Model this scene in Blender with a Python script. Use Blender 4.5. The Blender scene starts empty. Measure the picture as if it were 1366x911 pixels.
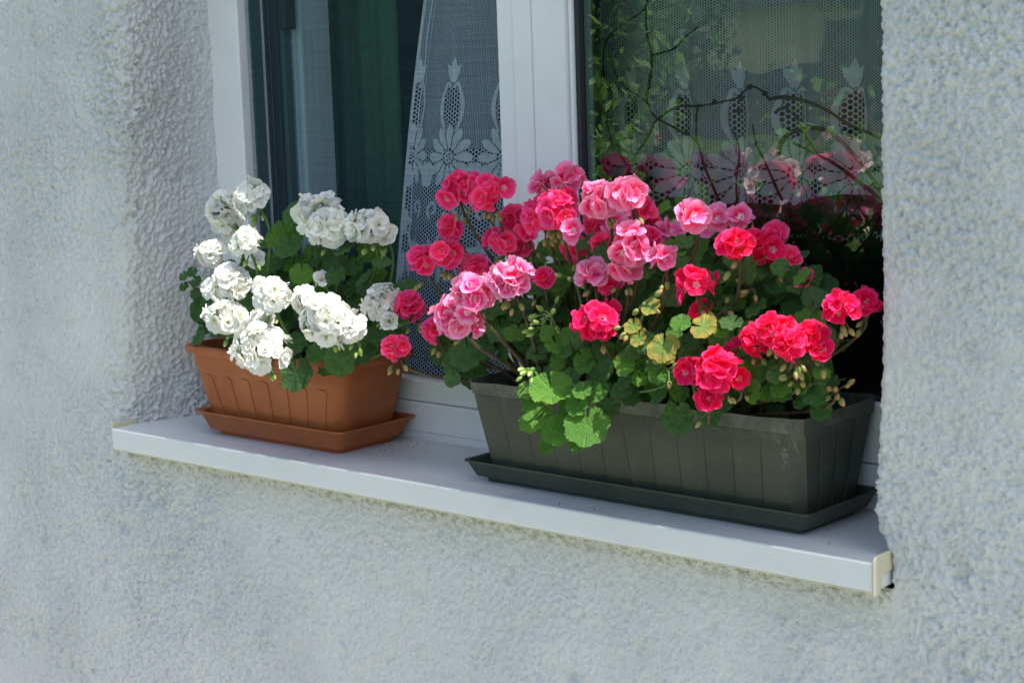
import bpy, bmesh, math, random
import numpy as np
from mathutils import Vector, Matrix

# ------------------------------------------------------------------ camera
scene = bpy.context.scene
W0, H0 = 1366.0, 911.0                       # size of the photograph, for turning pixels into directions
FPX = 2523.1
CAM = Vector((1.8786, -1.9322, 0.62))
YAW, PIT, ROL = 0.73085, 0.15488, -0.03404
_f = Vector((-math.sin(YAW)*math.cos(PIT), math.cos(YAW)*math.cos(PIT), -math.sin(PIT)))
_r = _f.cross(Vector((0, 0, 1))).normalized(); _u = _r.cross(_f)
_r2 = math.cos(ROL)*_r + math.sin(ROL)*_u; _u2 = -math.sin(ROL)*_r + math.cos(ROL)*_u
cam_d = bpy.data.cameras.new('camera'); cam = bpy.data.objects.new('camera', cam_d)
scene.collection.objects.link(cam); scene.camera = cam
cam.matrix_world = Matrix(((_r2.x, _u2.x, -_f.x, CAM.x), (_r2.y, _u2.y, -_f.y, CAM.y), (_r2.z, _u2.z, -_f.z, CAM.z), (0, 0, 0, 1)))
cam_d.sensor_width = 36; cam_d.lens = FPX/W0*36; cam_d.clip_start = .05; cam_d.clip_end = 500
scene.render.resolution_x = 1024; scene.render.resolution_y = 682

# ------------------------------------------------------------------ light
SUN_DIR = Vector((0.40, 0.0, 0.92)).normalized()      # towards the sun: high, almost in the plane of the facade
world = bpy.data.worlds.new('World'); scene.world = world; world.use_nodes = True
wn = world.node_tree; wn.nodes.clear()
sky = wn.nodes.new('ShaderNodeTexSky'); sky.sky_type = 'NISHITA'; sky.sun_disc = False; sky.dust_density = 2.5; sky.ozone_density = .7
sky.sun_elevation = math.asin(SUN_DIR.z); sky.sun_rotation = math.atan2(SUN_DIR.x, SUN_DIR.y)
bg = wn.nodes.new('ShaderNodeBackground'); bg.inputs['Strength'].default_value = 0.122
wo = wn.nodes.new('ShaderNodeOutputWorld')
wn.links.new(sky.outputs[0], bg.inputs[0]); wn.links.new(bg.outputs[0], wo.inputs[0])
sd = bpy.data.lights.new('sun', 'SUN'); sd.energy = 4.0; sd.angle = math.radians(0.55); sd.color = (1, .95, .86)
sun = bpy.data.objects.new('sun', sd); scene.collection.objects.link(sun)
sun.rotation_euler = SUN_DIR.to_track_quat('Z', 'Y').to_euler(); sun.location = (-3, -2, 6)
vs = scene.view_settings; vs.view_transform = 'Standard'; vs.look = 'None'; vs.gamma = 1; vs.exposure = 1.05
scene.render.engine = 'CYCLES'
scene.cycles.transparent_max_bounces = 24; scene.cycles.max_bounces = 8

# ------------------------------------------------------------------ helpers
col = scene.collection
rng = random.Random(7)
nprng = np.random.RandomState(11)

def ray(px, py):
    return _f + _r2*((px-W0/2)/FPX) + _u2*(-(py-H0/2)/FPX)
def at_y(px, py, y):
    d = ray(px, py); return CAM + d*((y-CAM.y)/d.y)
def px_m(p):                                   # metres per photo pixel at point p
    return (p-CAM).dot(_f)/FPX

def tag(o, label=None, cat=None, group=None, kind=None):
    if label: o['label'] = label
    if cat: o['category'] = cat
    if group: o['group'] = group
    if kind: o['kind'] = kind
    return o
def link(o, parent=None):
    col.objects.link(o)
    if parent is not None: o.parent = parent
    return o
def empty(name, loc, label, cat, group=None):
    o = bpy.data.objects.new(name, None); o.location = loc; o.empty_display_size = .05
    return tag(link(o), label, cat, group)
def mesh(name, vs_, fs, mat=None, smooth=True):
    me = bpy.data.meshes.new(name); me.from_pydata(vs_, [], fs)
    if smooth: me.polygons.foreach_set('use_smooth', [True]*len(me.polygons))
    if mat is not None: me.materials.append(mat)
    me.update(); return me
def ob(name, me, parent=None, loc=None):
    """an object whose mesh is given in world space; under a parent it is shifted to the parent's place"""
    o = bpy.data.objects.new(name, me); link(o, parent)
    if parent is not None:
        wl = Vector((0, 0, 0)); q = parent
        while q is not None: wl += q.location; q = q.parent
        o.location = -wl + (loc or Vector((0, 0, 0)))
    elif loc is not None: o.location = loc
    return o
class MB:
    def __init__(s): s.v = []; s.f = []
    def box(s, x0, x1, y0, y1, z0, z1):
        n = len(s.v)
        s.v += [(x, y, z) for z in (z0, z1) for y in (y0, y1) for x in (x0, x1)]
        s.f += [tuple(n+i for i in q) for q in ((0, 2, 3, 1), (4, 5, 7, 6), (0, 1, 5, 4), (2, 6, 7, 3), (0, 4, 6, 2), (1, 3, 7, 5))]
        return s
    def tube(s, pts, rad, k=6, cap=True):
        pts = [Vector(p) for p in pts]; n0 = len(s.v); N = len(pts)
        if not hasattr(rad, '__len__'): rad = [rad]*N
        t0 = (pts[1]-pts[0]).normalized(); a = t0.orthogonal().normalized()
        for i, p in enumerate(pts):
            t = (pts[min(i+1, N-1)]-pts[max(i-1, 0)])
            t = t.normalized() if t.length > 1e-9 else t0
            a = (a - t*a.dot(t)); a = a.normalized() if a.length > 1e-6 else t.orthogonal().normalized()
            b = t.cross(a)
            for j in range(k):
                w = 2*math.pi*j/k; s.v.append(tuple(p + (a*math.cos(w)+b*math.sin(w))*rad[i]))
        for i in range(N-1):
            for j in range(k):
                s.f.append((n0+i*k+j, n0+i*k+(j+1) % k, n0+(i+1)*k+(j+1) % k, n0+(i+1)*k+j))
        if cap:
            s.f.append(tuple(n0+j for j in reversed(range(k)))); s.f.append(tuple(n0+(N-1)*k+j for j in range(k)))
        return s
    def prism(s, poly, fn, d):
        """flat outline poly (2D) mapped by fn(a, b, depth), thickness d"""
        n = len(s.v); m = len(poly)
        s.v += [tuple(fn(a, b, 0)) for a, b in poly] + [tuple(fn(a, b, d)) for a, b in poly]
        s.f.append(tuple(range(n, n+m))); s.f.append(tuple(reversed(range(n+m, n+2*m))))
        for i in range(m):
            j = (i+1) % m; s.f.append((n+i, n+m+i, n+m+j, n+j))
        return s
    def mesh(s, name, mat, smooth=False): return mesh(name, s.v, s.f, mat, smooth)
def bevel(o, w=.002, seg=2):
    m = o.modifiers.new('bevel', 'BEVEL'); m.width = w; m.segments = seg; m.limit_method = 'ANGLE'; m.angle_limit = math.radians(40)
    return o
def bez(p0, p1, p2, p3, n=10):
    out = []
    for i in range(n+1):
        t = i/n; out.append(p0*(1-t)**3 + p1*3*t*(1-t)**2 + p2*3*t*t*(1-t) + p3*t**3)
    return out
def catmull(pts, n=6):
    P = [pts[0]] + list(pts) + [pts[-1]]; out = []
    for i in range(1, len(P)-2):
        a, b, c, d = P[i-1:i+3]
        for k in range(n):
            t = k/n
            out.append(0.5*((2*b) + (c-a)*t + (2*a-5*b+4*c-d)*t*t + (-a+3*b-3*c+d)*t**3))
    out.append(P[-2]); return out

# ------------------------------------------------------------------ materials
class NT:
    def __init__(s, name):
        s.m = bpy.data.materials.new(name); s.m.use_nodes = True; s.t = s.m.node_tree; s.t.nodes.clear()
        s.out = s.t.nodes.new('ShaderNodeOutputMaterial')
    def n(s, typ, **kw):
        nd = s.t.nodes.new(typ)
        for k, v in kw.items(): setattr(nd, k, v)
        return nd
    def set(s, sock, v):
        if isinstance(v, bpy.types.NodeSocket): s.t.links.new(v, sock)
        elif v is not None: sock.default_value = v if not (isinstance(v, tuple) and len(v) == 3 and sock.type == 'RGBA') else (*v, 1)
    def math(s, op, a, b=None, c=None):
        nd = s.n('ShaderNodeMath', operation=op); s.set(nd.inputs[0], a)
        if b is not None: s.set(nd.inputs[1], b)
        if c is not None: s.set(nd.inputs[2], c)
        return nd.outputs[0]
    def mix(s, fac, a, b, blend='MIX'):
        nd = s.n('ShaderNodeMix', data_type='RGBA', blend_type=blend)
        s.set(nd.inputs[0], fac); s.set(nd.inputs[6], a); s.set(nd.inputs[7], b); return nd.outputs[2]
    def ramp(s, fac, stops, interp='LINEAR'):
        nd = s.n('ShaderNodeValToRGB'); cr = nd.color_ramp; cr.interpolation = interp
        while len(cr.elements) < len(stops): cr.elements.new(.5)
        for e, (p, c) in zip(cr.elements, stops):
            e.position = p; e.color = (*c, 1) if hasattr(c, '__len__') else (c, c, c, 1)
        s.set(nd.inputs[0], fac); return nd.outputs[0]
    def coord(s, which='Object'): return s.n('ShaderNodeTexCoord').outputs[which]
    def noise(s, vec, scale, detail=3, rough=.55, dist=0):
        nd = s.n('ShaderNodeTexNoise'); s.set(nd.inputs['Vector'], vec); nd.inputs['Scale'].default_value = scale
        nd.inputs['Detail'].default_value = detail; nd.inputs['Roughness'].default_value = rough; nd.inputs['Distortion'].default_value = dist
        return nd.outputs['Fac']
    def vmul(s, vec, v):
        nd = s.n('ShaderNodeVectorMath', operation='MULTIPLY'); s.set(nd.inputs[0], vec); nd.inputs[1].default_value = v; return nd.outputs[0]
    def bump(s, h, strength=.3, dist=.01, normal=None):
        nd = s.n('ShaderNodeBump'); s.set(nd.inputs['Height'], h); nd.inputs['Strength'].default_value = strength; nd.inputs['Distance'].default_value = dist
        if normal is not None: s.set(nd.inputs['Normal'], normal)
        return nd.outputs[0]
    def pbr(s, color, rough=.6, normal=None, spec=.5, metal=0, **kw):
        nd = s.n('ShaderNodeBsdfPrincipled'); s.set(nd.inputs['Base Color'], color); s.set(nd.inputs['Roughness'], rough)
        nd.inputs['Specular IOR Level'].default_value = spec; nd.inputs['Metallic'].default_value = metal
        if normal is not None: s.set(nd.inputs['Normal'], normal)
        for k, v in kw.items(): s.set(nd.inputs[k], v)
        return nd.outputs[0]
    def mixsh(s, fac, a, b):
        nd = s.n('ShaderNodeMixShader'); s.set(nd.inputs[0], fac); s.set(nd.inputs[1], a); s.set(nd.inputs[2], b); return nd.outputs[0]
    def done(s, sh): s.t.links.new(sh, s.out.inputs[0]); return s.m

def simple(name, color, rough=.6, spec=.5, nscale=0, namp=.15, bumps=0, bscale=200):
    t = NT(name); c = t.coord()
    colr = color
    if nscale:
        f = t.noise(c, nscale, 4); lo = tuple(x*(1-namp) for x in color); hi = tuple(min(1, x*(1+namp)) for x in color)
        colr = t.ramp(f, [(.3, lo), (.7, hi)])
    nm = t.bump(t.noise(c, bscale, 3), bumps, .002) if bumps else None
    return t.done(t.pbr(colr, rough, nm, spec))

def mat_stucco():
    t = NT('stucco'); c = t.coord(); sep = t.n('ShaderNodeSeparateXYZ'); t.set(sep.inputs[0], c)
    x, y, z = sep.outputs
    big = t.noise(c, 3.2, 4); mid = t.noise(c, 24, 4); fine = t.noise(c, 260, 3)
    base = t.ramp(big, [(.3, (.54, .56, .565)), (.55, (.61, .63, .63)), (.75, (.65, .665, .66))])
    base = t.mix(t.ramp(mid, [(.56, 0), (.76, .35)]), base, (.66, .65, .55))
    base = t.mix(t.ramp(fine, [(.58, 0), (.8, .5)]), base, (.45, .48, .46))
    at = t.n('ShaderNodeAttribute', attribute_name='h').outputs['Fac']
    pit = t.math('MULTIPLY', t.ramp(at, [(.12, 1), (.36, 0)]), t.ramp(t.noise(c, 14, 4), [(.38, .25), (.62, 1)]))
    base = t.mix(t.math('MULTIPLY', pit, .35), base, (.36, .375, .35))              # pits darkened in the colour, part dirt and part crevice shade
    # algae and dirt right under the sill board, ragged
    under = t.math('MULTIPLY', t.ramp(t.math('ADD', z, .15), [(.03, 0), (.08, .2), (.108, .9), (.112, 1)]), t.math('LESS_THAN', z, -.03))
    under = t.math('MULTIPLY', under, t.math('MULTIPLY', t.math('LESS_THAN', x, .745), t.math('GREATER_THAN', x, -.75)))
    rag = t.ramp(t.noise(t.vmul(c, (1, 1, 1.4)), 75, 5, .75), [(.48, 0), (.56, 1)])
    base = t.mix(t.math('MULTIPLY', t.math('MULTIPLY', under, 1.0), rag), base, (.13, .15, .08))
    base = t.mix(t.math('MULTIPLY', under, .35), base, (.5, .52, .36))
    # grime where the reveal meets the sill and in the corner by the frame
    rev = t.math('MULTIPLY', t.math('GREATER_THAN', y, .02), t.ramp(z, [(.0, 1), (.10, 0)]))
    base = t.mix(t.math('MULTIPLY', t.math('MULTIPLY', rev, rag), .7), base, (.22, .22, .19))
    base = t.mix(t.math('MULTIPLY', t.ramp(y, [(.015, 0), (.04, 1)]), .5), base, (.66, .655, .67))  # grey-violet reveal tint, its different light put into the colour
    grit = t.noise(c, 215, 4, .62, .6); patch = t.ramp(t.noise(c, 5.5, 3), [(.32, .45), (.62, 1.0)])
    gh = t.math('MULTIPLY', t.ramp(grit, [(.36, 0), (.5, .55), (.66, 1)]), patch)
    base = t.mix(t.math('MULTIPLY', t.ramp(grit, [(.25, .8), (.37, 0)]), patch), base, (.26, .27, .25))
    base = t.mix(t.ramp(t.noise(c, 38, 3), [(.68, 0), (.76, .35)]), base, (.46, .46, .39))
    nm = t.bump(gh, .6, .0022)
    return t.done(t.pbr(base, .95, nm, .2))

def mat_petal(name, edge, body, mark, eye, markamt, rnd=.12, transl=.32, dry=0.0, edge_at=(.62, .98)):
    t = NT(name); at = t.n('ShaderNodeAttribute', attribute_name='pc'); sp = t.n('ShaderNodeSeparateColor'); t.set(sp.inputs[0], at.outputs['Color'])
    tt, up, side = sp.outputs
    inf = t.n('ShaderNodeObjectInfo').outputs['Random']
    c = t.coord()
    e = t.ramp(tt, [(edge_at[0], 0), (edge_at[1], 1)])
    cc = t.mix(e, body, edge)
    e2 = t.math('MULTIPLY', t.ramp(side, [(.72, 0), (1, .8)]), t.ramp(tt, [(.3, 0), (.6, 1)]))
    cc = t.mix(e2, cc, edge)
    mk = t.math('MULTIPLY', t.ramp(tt, [(.16, 0), (.26, 1), (.45, 1), (.66, 0)]), t.math('MULTIPLY', up, markamt))
    mk = t.math('MULTIPLY', mk, t.ramp(t.noise(t.vmul(c, (1, 1, 1)), 2.2, 2), [(.35, .5), (.6, 1)]))
    cc = t.mix(mk, cc, mark)
    cc = t.mix(t.ramp(tt, [(.12, 1), (.30, 0)]), cc, eye)
    if dry:
        d = t.math('MULTIPLY', t.ramp(t.noise(c, 1.6, 2), [(.55, 0), (.64, 1)]), t.math('GREATER_THAN', inf, 1-dry))
        cc = t.mix(t.math('MULTIPLY', d, .4), cc, (.66, .50, .24))
    hs = t.n('ShaderNodeHueSaturation'); t.set(hs.inputs['Color'], cc)
    t.set(hs.inputs['Value'], t.math('MULTIPLY_ADD', inf, rnd*2, 1-rnd)); t.set(hs.inputs['Hue'], t.math('MULTIPLY_ADD', inf, .016, .492))
    cc = hs.outputs[0]
    vein = t.n('ShaderNodeTexWave'); vein.inputs['Scale'].default_value = 3.5; vein.inputs['Distortion'].default_value = 3; t.set(vein.inputs['Vector'], c)
    nm = t.bump(vein.outputs['Fac'], .12, .05)
    d = t.pbr(cc, .6, nm, .10)
    tr = t.n('ShaderNodeBsdfTranslucent'); t.set(tr.inputs[0], cc)
    return t.done(t.mixsh(transl, d, tr.outputs[0]))

def mat_leaf(name, lo, hi, vein, edge=None, edge_amt=0, transl=.33, zone=.25):
    t = NT(name); at = t.n('ShaderNodeAttribute', attribute_name='pc'); sp = t.n('ShaderNodeSeparateColor'); t.set(sp.inputs[0], at.outputs['Color'])
    tt, v, _ = sp.outputs
    inf = t.n('ShaderNodeObjectInfo').outputs['Random']; c = t.coord()
    cc = t.mix(inf, lo, hi)
    cc = t.mix(t.ramp(t.noise(c, 3.0, 4), [(.35, 0), (.7, .45)]), cc, tuple(x*.55 for x in lo))
    cc = t.mix(t.math('MULTIPLY', t.ramp(tt, [(.40, 0), (.52, 1), (.62, 1), (.74, 0)]), zone), cc, tuple(x*.5 for x in lo))
    if edge is not None:
        ef = t.math('MULTIPLY', t.ramp(t.math('ADD', tt, t.math('MULTIPLY', t.noise(c, 2.5, 3), .5)), [(.78, 0), (1.0, 1)]), edge_amt)
        cc = t.mix(ef, cc, edge)
    vf = t.math('MULTIPLY', t.math('POWER', v, 5), t.ramp(tt, [(.0, 1), (.95, .15)]))
    cc = t.mix(t.math('MULTIPLY', vf, .38), cc, vein)
    nm = t.bump(t.math('MULTIPLY_ADD', t.math('POWER', v, 3), -1.2, t.noise(c, 9, 3)), .35, .05)
    d = t.pbr(cc, t.ramp(t.noise(c, 5, 2), [(.3, .42), (.7, .62)]), nm, .38)
    tr = t.n('ShaderNodeBsdfTranslucent'); t.set(tr.inputs[0], t.mix(.5, cc, tuple(min(1, x*1.7) for x in hi)))
    return t.done(t.mixsh(transl, d, tr.outputs[0]))

def hexnet(t, uv, pitch, thr):
    sp = t.n('ShaderNodeSeparateXYZ'); t.set(sp.inputs[0], uv); u, v, _ = sp.outputs
    k = 2*math.pi/pitch/.866; s = None
    for a in (0, math.pi/3, 2*math.pi/3):
        ph = t.math('ADD', t.math('MULTIPLY', u, k*math.cos(a)), t.math('MULTIPLY', v, k*math.sin(a)))
        w = t.math('COSINE', ph); s = w if s is None else t.math('ADD', s, w)
    return t.ramp(t.math('MULTIPLY_ADD', s, 1/4.5, 1/3), [(thr-.06, 1), (thr+.06, 0)])      # 1 = thread
def mat_net(name, color, pitch, thr, dens=1.0, base=0.0):
    t = NT(name); uv = t.n('ShaderNodeUVMap').outputs[0]
    h = t.math('MULTIPLY_ADD', hexnet(t, uv, pitch, thr), dens-base, base)
    d = t.n('ShaderNodeBsdfDiffuse'); t.set(d.inputs[0], color); tr = t.n('ShaderNodeBsdfTranslucent'); t.set(tr.inputs[0], color)
    tp = t.n('ShaderNodeBsdfTransparent')
    return t.done(t.mixsh(h, tp.outputs[0], t.mixsh(.12, d.outputs[0], tr.outputs[0])))
def mat_cloth(name, color, transl=.12):
    t = NT(name); c = t.coord()
    cc = t.ramp(t.noise(c, 60, 3), [(.3, tuple(x*.85 for x in color)), (.7, color)])
    d = t.n('ShaderNodeBsdfDiffuse'); t.set(d.inputs[0], cc); tr = t.n('ShaderNodeBsdfTranslucent'); t.set(tr.inputs[0], cc)
    return t.done(t.mixsh(transl, d.outputs[0], tr.outputs[0]))
def mat_glass(name, k, wob=.02):
    t = NT(name); c = t.coord(); fr = t.n('ShaderNodeFresnel'); fr.inputs[0].default_value = 1.5
    nm = t.bump(t.noise(c, 5, 2), wob, .02)
    gl = t.n('ShaderNodeBsdfGlossy'); gl.inputs['Roughness'].default_value = 0.0; t.set(gl.inputs['Normal'], nm)
    tp = t.n('ShaderNodeBsdfTransparent'); tp.inputs[0].default_value = (.93, .97, .955, 1)
    return t.done(t.mixsh(t.math('MINIMUM', t.math('MULTIPLY', fr.outputs[0], k), 1.0), tp.outputs[0], gl.outputs[0]))
def mat_screen():
    t = NT('screen_mesh'); c = t.coord()
    a = t.noise(t.vmul(c, (420, 1, 6)), 1, 2); b = t.noise(t.vmul(c, (6, 1, 420)), 1, 2)
    cov = t.math('MULTIPLY_ADD', t.math('ADD', a, b), .42, -.11)
    d = t.n('ShaderNodeBsdfDiffuse'); d.inputs[0].default_value = (.045, .085, .10, 1)
    tp = t.n('ShaderNodeBsdfTransparent')
    return t.done(t.mixsh(cov, tp.outputs[0], d.outputs[0]))
def mat_pvc(name, color, rough=.35):
    t = NT(name); c = t.coord()
    cc = t.mix(t.ramp(t.noise(c, 9, 5, .65), [(.5, 0), (.8, .35)]), color, tuple(x*.78 for x in color))
    sp = t.ramp(t.noise(c, 130, 2), [(.76, 0), (.79, 1)])
    cc = t.mix(t.math('MULTIPLY', sp, .5), cc, (.25, .24, .22))
    return t.done(t.pbr(cc, t.ramp(t.noise(c, 14, 3), [(.3, rough), (.7, rough+.18)]), t.bump(t.noise(c, 30, 2), .05, .004), .45))
def mat_terracotta():
    t = NT('brown_plastic'); c = t.coord()
    cc = t.ramp(t.noise(c, 12, 4), [(.3, (.30, .080, .022)), (.7, (.37, .104, .030))])
    cc = t.mix(t.ramp(t.noise(c, 55, 5, .7), [(.60, 0), (.82, .25)]), cc, (.34, .15, .08))
    return t.done(t.pbr(cc, t.ramp(t.noise(c, 30, 3), [(.3, .42), (.7, .6)]), t.bump(t.noise(c, 400, 2), .06, .001), .4))
def mat_darkpot():
    t = NT('dark_plastic'); c = t.coord()
    cc = t.ramp(t.noise(c, 8, 4), [(.3, (.036, .043, .034)), (.7, (.060, .068, .050))])
    dust = t.ramp(t.noise(t.vmul(c, (1, 1, .5)), 26, 6, .75), [(.54, 0), (.8, .4)])
    cc = t.mix(dust, cc, (.13, .14, .115))
    w = t.n('ShaderNodeTexVoronoi', feature='DISTANCE_TO_EDGE'); w.inputs['Scale'].default_value = 22
    wv = t.n('ShaderNodeVectorMath', operation='ADD'); t.set(wv.inputs[0], c)
    nz = t.n('ShaderNodeTexNoise'); nz.inputs['Scale'].default_value = 9; t.set(nz.inputs['Vector'], c)
    sc = t.vmul(nz.outputs['Color'], (.14, .14, .14)); t.set(wv.inputs[1], sc); t.set(w.inputs['Vector'], wv.outputs[0])
    line = t.ramp(w.outputs['Distance'], [(.0, 1), (.022, 0)])
    msk = t.ramp(t.noise(c, 11, 3), [(.52, 0), (.60, 1)])
    cc = t.mix(t.math('MULTIPLY', t.math('MULTIPLY', line, msk), .05), cc, (.32, .32, .29))
    # the scuffed corner
    d = t.n('ShaderNodeVectorMath', operation='DISTANCE'); t.set(d.inputs[0], t.vmul(c, (1, .6, .42))); d.inputs[1].default_value = (.598, .0, .05)
    spz = t.n('ShaderNodeSeparateXYZ'); t.set(spz.inputs[0], c)
    rimd = t.math('MULTIPLY', t.ramp(spz.outputs[2], [(.118, 0), (.138, 1)]), t.ramp(t.noise(c, 34, 5, .7), [(.40, 0), (.70, .7)]))
    cc = t.mix(rimd, cc, (.15, .155, .125))
    scr = t.math('MULTIPLY', t.ramp(t.noise(t.vmul(c, (260, 260, 16)), 1, 3, .6), [(.66, 0), (.72, 1)]), t.ramp(t.noise(c, 9, 3), [(.5, 0), (.62, .5)]))
    cc = t.mix(scr, cc, (.20, .21, .18))
    sm = t.math('MULTIPLY', t.ramp(d.outputs['Value'], [(.003, 1), (.022, 0)]), t.ramp(t.noise(t.vmul(c, (1, 1, .6)), 150, 5, .8), [(.53, 0), (.60, 1)]))
    cc = t.mix(t.math('MULTIPLY', sm, .38), cc, (.36, .36, .33))
    return t.done(t.pbr(cc, t.ramp(dust, [(0, .5), (.5, .75)]), t.bump(t.noise(c, 300, 2), .08, .001), .35))

M = {}
M['stucco'] = mat_stucco()
M['pvc'] = mat_pvc('white_pvc', (.80, .81, .82)); M['sill'] = mat_pvc('sill_white', (.66, .69, .70), .28)
M['cream'] = mat_pvc('cream_plastic', (.60, .57, .42), .45)
M['gasket'] = simple('gasket', (.02, .024, .026), .6); M['spacer'] = simple('spacer', (.22, .30, .31), .35)
M['glass'] = mat_glass('window_glass', 4.2, .03); M['glass2'] = mat_glass('casement_glass', 1.6)
M['screen'] = mat_screen(); M['teal'] = simple('dark_teal', (.06, .11, .13), .4); M['inner'] = simple('inner_pvc', (.50, .68, .74), .4)
M['net'] = mat_net('lace_net', (.86, .97, .97), .0040, .30, .72, .26); M['coarse'] = mat_net('lace_coarse', (.86, .97, .97), .0082, .22, .8, .01)
M['lace'] = mat_cloth('lace_thread', (.90, .98, .98))
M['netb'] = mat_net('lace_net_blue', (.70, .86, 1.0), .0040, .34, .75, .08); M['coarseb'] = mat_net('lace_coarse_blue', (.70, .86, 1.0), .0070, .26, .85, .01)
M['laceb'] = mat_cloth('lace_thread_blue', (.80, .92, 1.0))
M['green_cloth'] = mat_cloth('green_cloth', (.09, .25, .13), .3)
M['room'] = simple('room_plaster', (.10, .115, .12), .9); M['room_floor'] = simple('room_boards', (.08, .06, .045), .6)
M['terracotta'] = mat_terracotta(); M['darkpot'] = mat_darkpot()
M['soil'] = simple('soil', (.022, .016, .011), .95, .2, 60, .6, 1.0, 160)
M['white_petal'] = mat_petal('white_petal', (.90, .905, .88), (.88, .89, .83), (.8, .75, .5), (.60, .62, .28), 0, .06, .28, .3)
M['pale_petal'] = mat_petal('pale_pink_petal', (.98, .40, .62), (.97, .16, .40), (.90, .010, .09), (.95, .82, .86), 1.0, .08)
M['rose_petal'] = mat_petal('rose_petal', (.98, .14, .38), (.98, .035, .20), (.92, .006, .08), (.93, .55, .62), .7, .10)
M['red_petal'] = mat_petal('red_petal', (.96, .07, .25), (.92, .008, .095), (.78, .003, .03), (.93, .5, .65), .5, .10, edge_at=(.78, 1.1))
M['lit_petal'] = mat_petal('sunlit_pink_petal', (.96, .48, .70), (.93, .08, .34), (.88, .010, .11), (.95, .86, .88), .8, .10, edge_at=(.5, .95))  # sunlit copy of the pink petals, highlights painted as pale edges
M['leaf'] = mat_leaf('leaf_green', (.034, .105, .024), (.095, .225, .050), (.15, .29, .08))
M['fresh'] = mat_leaf('leaf_fresh', (.070, .20, .026), (.13, .31, .036), (.22, .38, .08), None, 0, .42, .12)
M['yellow'] = mat_leaf('leaf_yellowing', (.13, .25, .04), (.24, .34, .06), (.40, .42, .14), (.46, .27, .06), .55, .35, .1)
M['stem_green'] = simple('stem_green', (.10, .19, .05), .6, .35, 40, .3); M['stem_brown'] = simple('stem_brown', (.10, .075, .042), .75, .3, 50, .35)
M['bud'] = None
def mat_bud():
    t = NT('bud'); c = t.coord(); sp = t.n('ShaderNodeSeparateXYZ'); t.set(sp.inputs[0], c); inf = t.n('ShaderNodeObjectInfo')
    cc = t.ramp(sp.outputs[2], [(.5, (.20, .24, .06)), (.8, (.30, .24, .08)), (1.0, (.6, .12, .10))])
    return t.done(t.pbr(cc, .5, None, .4))
def mat_budw():
    t = NT('bud_green'); c = t.coord(); sp = t.n('ShaderNodeSeparateXYZ'); t.set(sp.inputs[0], c)
    cc = t.ramp(sp.outputs[2], [(.3, (.16, .30, .05)), (.8, (.30, .42, .10)), (1.0, (.62, .62, .42))])
    return t.done(t.pbr(cc, .5, None, .4))
M['bud'] = mat_bud(); M['budw'] = mat_budw()
M['twig'] = simple('twig', (.035, .05, .018), .6, .4, 60, .4); M['orchid_leaf'] = simple('orchid_leaf', (.02, .06, .02), .35, .5, 20, .3)

# ------------------------------------------------------------------ setting: ground, road, room
GZ = -1.05
def sheet(name, x0, x1, y0, y1, z, mat, n=1):
    m = MB(); m.v = [(x0, y0, z), (x1, y0, z), (x1, y1, z), (x0, y1, z)]; m.f = [(0, 1, 2, 3)]
    return ob(name, m.mesh(name, mat))
def mat_lawn():
    t = NT('lawn'); c = t.coord()
    cc = t.ramp(t.noise(c, 1.3, 6, .7), [(.3, (.04, .10, .02)), (.7, (.11, .19, .05))])
    return t.done(t.pbr(cc, .9, t.bump(t.noise(c, 40, 4), .8, .05), .2))
tag(sheet('lawn', -150, 150, -220, 8, GZ, mat_lawn()), kind='structure')
tag(sheet('bounce_strip', -12, 12, -2.2, .03, GZ+.004, simple('bounce_strip', (.38, .36, .325), .9, .2, 6, .2, .5, 80)), kind='structure')  # pale unseen strip, added to bounce light up onto the wall
tag(sheet('gravel_yard', -60, 10, -60, -42, GZ+.004, simple('gravel', (.42, .38, .28), .95, .2, 30, .3, .6, 60)), kind='structure')
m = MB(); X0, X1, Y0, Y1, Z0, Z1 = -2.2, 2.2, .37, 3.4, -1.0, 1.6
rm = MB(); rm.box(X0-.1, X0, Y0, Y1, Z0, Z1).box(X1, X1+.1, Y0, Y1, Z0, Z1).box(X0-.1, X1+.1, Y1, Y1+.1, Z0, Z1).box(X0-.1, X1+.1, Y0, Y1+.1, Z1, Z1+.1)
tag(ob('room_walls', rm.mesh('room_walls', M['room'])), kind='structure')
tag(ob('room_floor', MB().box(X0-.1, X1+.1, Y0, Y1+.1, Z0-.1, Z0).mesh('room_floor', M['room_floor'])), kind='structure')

# ------------------------------------------------------------------ the rendered wall
def vnoise(X, Z, wl, seed):
    gx = X/wl; gz = Z/wl; ix = np.floor(gx).astype(np.int64); iz = np.floor(gz).astype(np.int64); fx = gx-ix; fz = gz-iz
    fx = fx*fx*fx*(fx*(fx*6-15)+10); fz = fz*fz*fz*(fz*(fz*6-15)+10)
    def hsh(a, b):
        h = (a*374761393 + b*668265263 + seed*1442695041) & 0xFFFFFFFF
        h = ((h ^ (h >> 13))*1274126177) & 0xFFFFFFFF
        return ((h ^ (h >> 16)) & 0xFFFF)/65535.0
    return (hsh(ix, iz)*(1-fx)+hsh(ix+1, iz)*fx)*(1-fz) + (hsh(ix, iz+1)*(1-fx)+hsh(ix+1, iz+1)*fx)*fz
def smooth01(t): t = np.clip(t, 0, 1); return t*t*(3-2*t)
def rot(X, Z, a): return X*math.cos(a)-Z*math.sin(a), X*math.sin(a)+Z*math.cos(a)
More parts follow.
